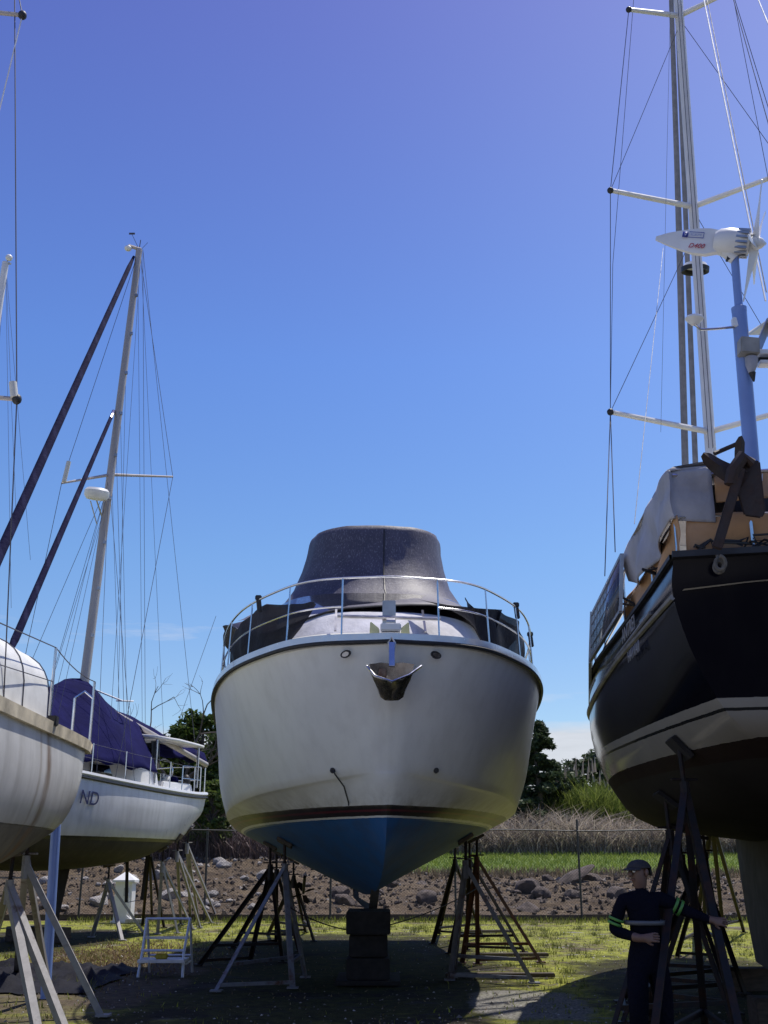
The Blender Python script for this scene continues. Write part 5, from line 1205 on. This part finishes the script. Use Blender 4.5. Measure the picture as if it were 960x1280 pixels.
# bracket and pair of solar panels on the right edge
br = WB.lerp(WT, mf(440, WB, WT))
ps = thing('solar_array', 'tilted solar panel frame bolted to the blue pole at the right edge', 'solar panel', br)
MB().box(br + V((.02, -.09, 0)), (.16, .12, .15), Matrix.Rotation(.1, 3, 'Y')).build('junction_box', simple('grey_box', (.30, .29, .26), .6), ps, bevel=.008)
r0 = br + V((.10, 0, -.02)); 
MB().box(r0 + V((.5, 0, .0)), (.95, .12, .045)).box(r0 + V((.5, 0, -.09)), (.95, .10, .035)).build('frame_rail', pvc_white, ps, bevel=.005)
MB().box(r0 + V((.5, .03, -.045)), (.93, .04, .045)).build('frame_shadow_gap', black_rub, ps)
MB().beam(r0 + V((.02, 0, .02)), r0 + V((.19, .05, .36)), .03, .06).build('strut', dull_steel, ps, bevel=.004)
MB().add([r0 + V((.16, -.1, .30)), r0 + V((1.2, -.1, .30)), r0 + V((1.2, .5, .46)), r0 + V((.16, .5, .46))], [(0,1,2,3)]).build('panel', cream, ps, thick=.03)
MB().box(r0 + V((.26, -.02, .10)), (.16, .08, .08)).build('motor_box', black_rub, ps, bevel=.006)
lg = WB.lerp(WT, mf(463, WB, WT)) + V((.03, -.10, 0))
sn = thing('horn_speaker', 'small grey loudhailer clamped to the blue pole under the junction box', 'loudhailer', lg)
MB().rev([(0, -.08), (.025, -.07), (.05, .0), (.055, .07), (0, .075)], lg, 16, V((.1, 0, 1))).build('body', simple('hailer_grey', (.3, .3, .33), .5), sn)
MB().tube([lg - V((0, 0, .07)), lg - V((-.005, 0, .15))], [.03, .008], 10).build('plug', black_rub, sn)
MB().box(lg + V((-.01, .03, .12)), (.06, .05, .07)).build('bracket', dull_steel, sn)
# big claw anchor stowed on the stern rail
an = at(925, 600, 8.0); claw = thing('claw_anchor', 'large brown iron claw anchor stowed upright on the stern rail of the navy sailboat', 'anchor', an)
def ap(px, py, dy=0.0): return at(px, py, 8.0 + dy)
m = MB()
def fluke(p0, p1, w0, w1, th, nm, dy=.0):
    a, b = V(p0), V(p1); d = (b - a).normalized(); side = d.cross(V((0, 1, 0))).normalized(); rows = []
    for i in range(9):
        f_ = i / 8; w_ = (w0 + (w1 - w0) * f_) * (1 if f_ < .85 else (1 - ((f_ - .85) / .15) ** 2 * .55)); c = a.lerp(b, f_) + V((0, .05 * math.sin(f_ * 3.1), 0))
        rows.append([c + side * w_ * u + V((0, tt, 0)) for u, tt in ((-.5, 0), (0, -th), (.5, 0), (0, th))])
    MB().grid(rows, True).add(rows[-1], [(0,1,2,3)]).add(rows[0], [(0,1,2,3)]).build(nm, rust_anchor, claw, ang=50)
fluke(ap(932, 600), ap(878, 568), .20, .10, .035, 'fluke'); fluke(ap(928, 590), ap(926, 546), .09, .075, .03, 'fluke')
m = MB().add([ap(922, 574), ap(950, 576), ap(957, 640), ap(952, 648), ap(930, 645), ap(921, 615), ap(922, 574, .06), ap(950, 576, .06), ap(957, 640, .06), ap(952, 648, .06), ap(930, 645, .06), ap(921, 615, .06)],
   [(0,1,2,3,4,5), (11,10,9,8,7,6)] + [(i, (i + 1) % 6, 6 + (i + 1) % 6, 6 + i) for i in range(6)]); m.build('fluke', rust_anchor, claw, bevel=.012)
MB().tube([ap(913, 606, -.05), ap(916, 590, -.06), ap(928, 572, -.06), ap(940, 580, -.05)], [.05, .055, .06, .045], 8).build('crown', rust_anchor, claw)
MB().beam(ap(926, 585, -.07), ap(896, 686, -.07), .035, .075, (1, 0, 0)).build('shank', rust_anchor, claw, bevel=.008)
MB().tube([ap(893, 567, .15), ap(928, 552, .2)], .018, 6).build('stock_rod', rust_anchor, claw)
# grey tarp draped over the quarter rail
tarp = thing('grey_tarpaulin', 'grey tarpaulin draped over the port quarter rail of the navy sailboat', 'tarpaulin', tuple(qpath(.5)[0]))
def tt_top(x): return 4.66 - .02 * x - .07 * max(0, x - 1.2)
def tt_bot(x): return lerp_tab([(-.28, 4.20), (.15, 4.26), (.6, 4.12), (1.1, 4.10), (1.7, 4.08), (2.1, 4.24)], x)
cloth(-.28, 2.1, tt_top, tt_bot, grey_tarp, 'drape', .05, 12.0, 60, 16, tarp, .055)
rows = []
for i in range(31):
    x = -.28 + 2.38 * i / 30; b, nrm = qpath(x)
    rows.append([b + V((0, 0, tt_top(x) + h + .015 * mnoise.noise(V((x * 3, o, 1))))) + nrm * o for o, h in ((.05, 0), (0, .03), (-.25, .07), (-.55, .02))])
MB().grid(rows).build('top_fold', grey_tarp, tarp, ang=75, thick=.008)
MB().ell(RT(2.25) + V((0, -.02, .0)), (.07, .06, .045)).build('corner_knot', pvc_white, tarp)
# two solar panels lashed outside the lifelines
for (x0, x1, lb) in ((1.95, 3.75, 'aft solar panel hung on the port lifelines of the navy sailboat'), (3.8, 6.0, 'forward solar panel hung on the port lifelines of the navy sailboat')):
    b0, n0 = qpath(x0); b1, n1 = qpath(x1); o0, o1 = b0 + n0 * .12, b1 + n1 * .12
    sp2 = thing('solar_module', lb, 'solar panel', tuple(o0.lerp(o1, .5)), 'solar panels on the lifelines')
    k0, k1 = ((x0 - 1.95) / 4.05, (x1 - 1.95) / 4.05)
    def P_(f_, g): return o0.lerp(o1, f_) + V((0, 0, (3.90 - .24 * (k0 + (k1 - k0) * f_)) + (.56 - .04 * f_) * g)) + n0 * (.05 * (1 - g))
    MB().add([P_(.02, .03), P_(.98, .03), P_(.98, .97), P_(.02, .97)], [(0,1,2,3)]).build('cells', pv_cell, sp2, thick=.02)
    m = MB(); 
    for a, b in (((0, 0), (1, 0)), ((1, 0), (1, 1)), ((1, 1), (0, 1)), ((0, 1), (0, 0))): m.beam(P_(*a), P_(*b), .035, .035)
    m.build('frame', dull_steel, sp2)
    m = MB()
    for i in range(1, 9): m.beam(P_(i / 9, .03) + n0 * .012, P_(i / 9, .97) + n0 * .012, .004, .002)
    for i in range(1, 4): m.beam(P_(.02, i / 4) + n0 * .012, P_(.98, i / 4) + n0 * .012, .004, .002)
    m.build('busbar', simple('busbar', (.2, .2, .22), .4), sp2)
gD = 'dark steel stands propping the navy sailboat'
for (px, Y), feet, lb, lg_ in [((862, 9.9), [(1.98, 9.05), (2.75, 9.0), (2.95, 10.9)], 'heavy dark stand just behind the worker at the navy boat quarter', .065),
     ((838, 11.4), [(2.05, 10.9), (2.75, 12.3), (3.4, 11.4)], 'dark stand whose legs lean left behind the worker', .06),
     ((850, 12.9), [(2.5, 12.4), (2.85, 14.2), (3.9, 13.1)], 'dark stand beyond the worker under the navy hull', .065),
     ((872, 14.6), [(3.2, 14.0), (3.5, 15.8), (4.6, 15.0)], 'dark stand halfway along the navy boat port side', .08),
     ((892, 20.0), [G(905, 1172), G(868, 1172), G(930, 1166)], 'dark stand farthest forward under the navy hull', .08),
     ((880, 17.4), [G(846, 1196), G(905, 1200), G(880, 1176)], 'dark stand just aft of the farthest one under the navy hull', .065)]:
    stand(navy_hull, (at(px, 1050, Y).x, Y), feet, lb, rust_dark, gD, leg=lg_, padm=oiled)

# ================================================================== small things in the yard
# step ladder
l0 = gnd(172, 1222); l1 = gnd(228, 1222); LX0, LX1, LY = l0.x, l1.x, l0.y
lad = thing('step_ladder', 'low aluminium step stool standing at the edge of the yacht shadow', 'step stool', ((LX0 + LX1) / 2, LY + .35, 0))
for x in (LX0, LX1):
    MB().tube([V((x, LY, 0)), V((x + (.02 if x == LX0 else -.02), LY + .12, .33)), V((x, LY + .42, .80))], .021, 8).build('leg', ladder_m, lad)
    MB().tube([V((x, LY + .85, 0)), V((x, LY + .42, .80))], .019, 8).build('leg', ladder_m, lad)
    MB().tube([V((x, LY + .04, .17)), V((x, LY + .70, .17))], .015, 6).build('side_brace', ladder_m, lad)
MB().box(((LX0 + LX1) / 2, LY + .22, .22), (LX1 - LX0 + .04, .46, .045)).build('tread', ladder_m, lad, bevel=.006)
MB().box(((LX0 + LX1) / 2, LY + .40, .52), (LX1 - LX0, .06, .035)).build('cross_bar', ladder_m, lad, bevel=.006)
for y_, z_ in ((.13, .36), (.42, .79), (.72, .25)): MB().tube([V((LX0, LY + y_, z_)), V((LX1, LY + y_, z_))], .018, 8).build('cross_bar', ladder_m, lad)
tag(MB().box(((LX0 + LX1) / 2 - .02, LY + .14, .28), (.18, .12, .07)).build('sponge', sponge_m, None, bevel=.015), 'yellow sponge lying on the step stool tread', 'sponge')
# power pedestal
pp = gnd(160, 1152); PX, PY = pp.x, pp.y - .6
ped = thing('power_pedestal', 'white marina power pedestal with a pointed cap beside the fence', 'power pedestal', (PX, PY, 0))
def sq(z, h, c=(0, 0)): return [V((PX + a * h, PY + b * h, z)) for a, b in ((-1, -1), (1, -1), (1, 1), (-1, 1))]
MB().grid([sq(0, .30), sq(.05, .30), sq(.06, .24), sq(1.10, .24)], True).add(sq(1.10, .24), [(0,1,2,3)]).build('body', pvc_white, ped, smooth=False)
MB().grid([sq(1.08, .31), sq(1.14, .31), sq(1.36, .03)], True).add(sq(1.36, .03), [(0,1,2,3)]).add(sq(1.08, .31), [(0,1,2,3)]).build('cap', pvc_white, ped, smooth=False)
MB().box((PX + .08, PY - .245, .82), (.14, .03, .22)).build('socket_cover', simple('grey_socket', (.45, .45, .45), .5), ped, bevel=.008)
MB().tube([V((PX + .16, PY - .27, .8)), V((PX + .2, PY - .30, .5)), V((PX + .15, PY - .32, .2)), V((PX + .4, PY - .45, .03))], .018, 6).build('cable', pvc_white, ped)
m = MB().box((PX + .45, PY - .3, .06), (.6, .3, .12)); tag(m.build('concrete_block', simple('concrete', (.4, .39, .37), .9, 0, .2, 6, .3), None, bevel=.015), 'pale concrete block at the foot of the power pedestal', 'concrete block')
# black tarp on the ground
rows = []
for i in range(46):
    rw = []
    for j in range(36):
        x = -6.6 + 2.75 * i / 45 + .18 * mnoise.noise(V((j * .2, 0, 3))); y = 15.1 + 3.6 * j / 35 + .25 * mnoise.noise(V((i * .2, 1, 3)))
        e = min(1, min(i, 45 - i, j, 35 - j) / 4); n1 = mnoise.noise(V((x * 2.0 + y, y * 2.6, 0))); n2 = mnoise.noise(V((x * 5, y * 6, 7)))
        rw.append(V((x, y, .012 + e * (.03 + .24 * max(0, n1 * .8 + .1 * n2) + .10 * abs(n2)))))
    rows.append(rw)
tag(MB().grid(rows).build('ground_tarp', black_tarp, None, ang=60), 'crumpled black tarp spread on the ground under the left boats', 'tarp')
# bits of timber and a pale plank on the ground to the right of the yacht
for (px, py, ln, ang_, lb) in ((610, 1166, 1.1, .1, 'pale plank lying beside the rust-red stand'), (625, 1222, 1.6, .0, 'dark plank lying between the two big shadows'), (640, 1196, 1.3, .05, 'short board under the feet of the right stands')):
    p = gnd(px, py); tag(MB().box(p + V((0, 0, .035)), (ln, .16, .06), Matrix.Rotation(ang_, 3, 'Z')).build('plank', timber if 'dark' in lb else ply, None, bevel=.008), lb, 'plank')

# ================================================================== worker
PW = V((2.16, 9.55, 0))
worker = thing('person', 'worker in dark coveralls with green hi-vis bands and a cap under the navy boat', 'person', PW)
def W(x, y, z): return PW + V((x, y, z))
bm_v = []; bm_e = []; rad = []
def jv(p, r, par=None):
    bm_v.append(V(p) - PW); rad.append(r if isinstance(r, tuple) else (r, r)); i = len(bm_v) - 1
    if par is not None: bm_e.append((par, i))
    return i
pel = jv(W(0, 0, .88), (.155, .115)); wa = jv(W(0, .0, 1.02), (.145, .105), pel); ch = jv(W(-.005, -.01, 1.19), (.165, .115), wa); un = jv(W(-.01, -.01, 1.32), (.12, .085), ch)
nk = jv(W(-.015, -.02, 1.39), .052, un); h0 = jv(W(-.03, -.03, 1.45), (.066, .075), nk); h1 = jv(W(-.03, -.03, 1.53), (.078, .09), h0); h2 = jv(W(-.025, -.025, 1.585), (.06, .07), h1)
for sx, kn, ft, toe in ((-1, W(-.12, -.10, .47), W(-.13, .02, .07), W(-.17, -.13, .04)), (1, W(.11, .02, .47), W(.13, .12, .07), W(.13, -.06, .04))):
    hp = jv(W(sx * .095, 0, .80), .108, pel); k_ = jv(kn, .082, hp); c_ = jv(kn.lerp(ft, .4), .076, k_); a_ = jv(ft, .062, c_); t_ = jv(toe, (.048, .035), a_)
def arm(sx, sh, el, wr, palm, grip):
    s0 = jv(sh, .068, un); e_ = jv(el, .05, s0); m_ = jv(el.lerp(wr, .45), .046, e_); w_ = jv(wr, .034, m_); p_ = jv(palm, (.042, .026), w_)
    d = (palm - wr).normalized(); side = d.cross(V(grip)).normalized(); g = V(grip).normalized()
    for k, (off, ln) in enumerate(((-.030, .062), (-.010, .07), (.010, .066), (.029, .052))):
        b = palm + d * .03 + side * off; f1 = jv(b, .0105, p_); f2 = jv(b + d * ln * .5 + g * .012, .0095, f1); jv(b + d * ln * .75 + g * (.035), .0085, f2)
    b = palm - d * .01 - side * .042; t1 = jv(b + g * .01, .0115, p_); jv(b - side * .014 + d * .035 + g * .025, .0095, t1)
arm(-1, W(-.175, -.01, 1.31), W(-.265, .02, 1.07), W(-.10, -.20, 1.02), W(-.03, -.25, 1.03), (.3, .6, -.2))
arm(1, W(.165, .0, 1.31), W(.34, -.02, 1.22), W(.50, -.10, 1.16), W(.57, -.13, 1.15), (0, .8, -.3))
me = bpy.data.meshes.new('body'); me.from_pydata([tuple(p) for p in bm_v], bm_e, [])
bo = bpy.data.objects.new('body', me); C.objects.link(bo)
md = bo.modifiers.new('skin', 'SKIN'); md.use_smooth_shade = True; md.branch_smoothing = .4
for i, sv in enumerate(me.skin_vertices[0].data): sv.radius = rad[i]; sv.use_root = (i == 0)
ms = bo.modifiers.new('sub', 'SUBSURF'); ms.levels = 2; ms.render_levels = 2
bpy.context.view_layer.update()
me2 = bpy.data.meshes.new_from_object(bo.evaluated_get(bpy.context.evaluated_depsgraph_get())); bo.modifiers.clear(); bo.data = me2; bpy.data.meshes.remove(me)
me2.materials.clear(); me2.materials.append(coverall); me2.materials.append(skin_m); me2.materials.append(black_rub)
hands = [V((-.07, -.22, 1.025)), V((.54, -.115, 1.155))]
for p in me2.polygons:
    c = p.center; p.use_smooth = True
    p.material_index = 1 if c.z > 1.40 or (c - V((-.06, -.24, 1.03))).length < .115 and c.y < -.165 or c.x > .50 else (2 if c.z < .11 else 0)
bo.parent = worker; ORI[bo.name] = PW
hd = W(-.03, -.03, 1.53); look = V((-.85, -.5, -.05)).normalized(); rt_ = look.cross(V((0, 0, 1))).normalized(); upv = rt_.cross(look)
def hl(f_, r_, u_): return hd + look * f_ + rt_ * r_ + upv * u_
# cap: dome and brim
m = MB(); rows = []
for i in range(8):
    a = math.pi / 2 * i / 7; rows.append([hl(.104 * math.cos(a) * math.cos(t_) - .005, .094 * math.cos(a) * math.sin(t_), .028 + .068 * math.sin(a)) for t_ in [2 * math.pi * k / 22 for k in range(22)]])
cap = m.grid(rows, True).build('cap', cap_m, worker, thick=.004)
rows = []
for i in range(13):
    t_ = R(-62 + 124 * i / 12); rows.append([hl(.10 * math.cos(t_) - .005, .093 * math.sin(t_), .034), hl((.10 + .075 * math.cos(t_ * 1.3)) * math.cos(t_), .093 * math.sin(t_) * (1.02), .022 - .012 * math.sin(t_) ** 2)])
MB().grid(rows).build('brim', cap_m, cap, thick=.006)
m = MB(); m.ell(hl(.098, 0, -.012), (.02, .02, .026), 10, 8); nose = m.build('nose', skin_m, worker)
for r_ in (-.032, .032): MB().ell(hl(.082, r_, .008), (.013, .013, .010), 10, 8).build('eye', pvc_white, worker)
for r_ in (-.082, .082): MB().ell(hl(-.01, r_, -.005), (.018, .018, .032), 10, 8).build('ear', skin_m, worker)
MB().tube([hl(.08, -.025, -.058), hl(.088, 0, -.060), hl(.08, .025, -.058)], .007, 6).build('mouth', simple('lips', (.22, .10, .08), .5), worker)
MB().grid([[hl(-.02 + .088 * math.cos(t_), .088 * math.sin(t_), z_) for t_ in [math.pi * .62 + math.pi * .76 * k / 12 for k in range(13)]] for z_ in (.035, .0, -.035)]).build('hair', simple('dark_hair', (.015, .012, .01), .7), worker, thick=.01)
def band(a, b, f0, f1, r, nm, mt):
    a, b = V(a), V(b); MB().tube([a.lerp(b, f0), a.lerp(b, f1)], r, 14, cap=False).build(nm, mt, worker, thick=.003)
band(W(-.175, -.01, 1.31), W(-.265, .02, 1.07), .60, .68, .064, 'sleeve_band', hivis); band(W(-.175, -.01, 1.31), W(-.265, .02, 1.07), .74, .82, .061, 'sleeve_band', hivis)
band(W(.165, .0, 1.31), W(.34, -.02, 1.22), .46, .58, .070, 'sleeve_band', hivis); band(W(.165, .0, 1.31), W(.34, -.02, 1.22), .68, .80, .066, 'sleeve_band', hivis)
for z_, rx, ry in ((1.115, .172, .128),):
    rows = [[W(rx * math.cos(t_), -.005 + ry * math.sin(t_), z_ + dz) for t_ in [2 * math.pi * k / 32 for k in range(32)]] for dz in (0, .035)]
    MB().grid(rows, True).build('chest_band', refl, worker, thick=.003)
for o in list(C.objects):
    if o.type == 'MESH' and o.parent is None and 'kind' not in o and 'category' not in o: print('UNTAGGED', o.name)
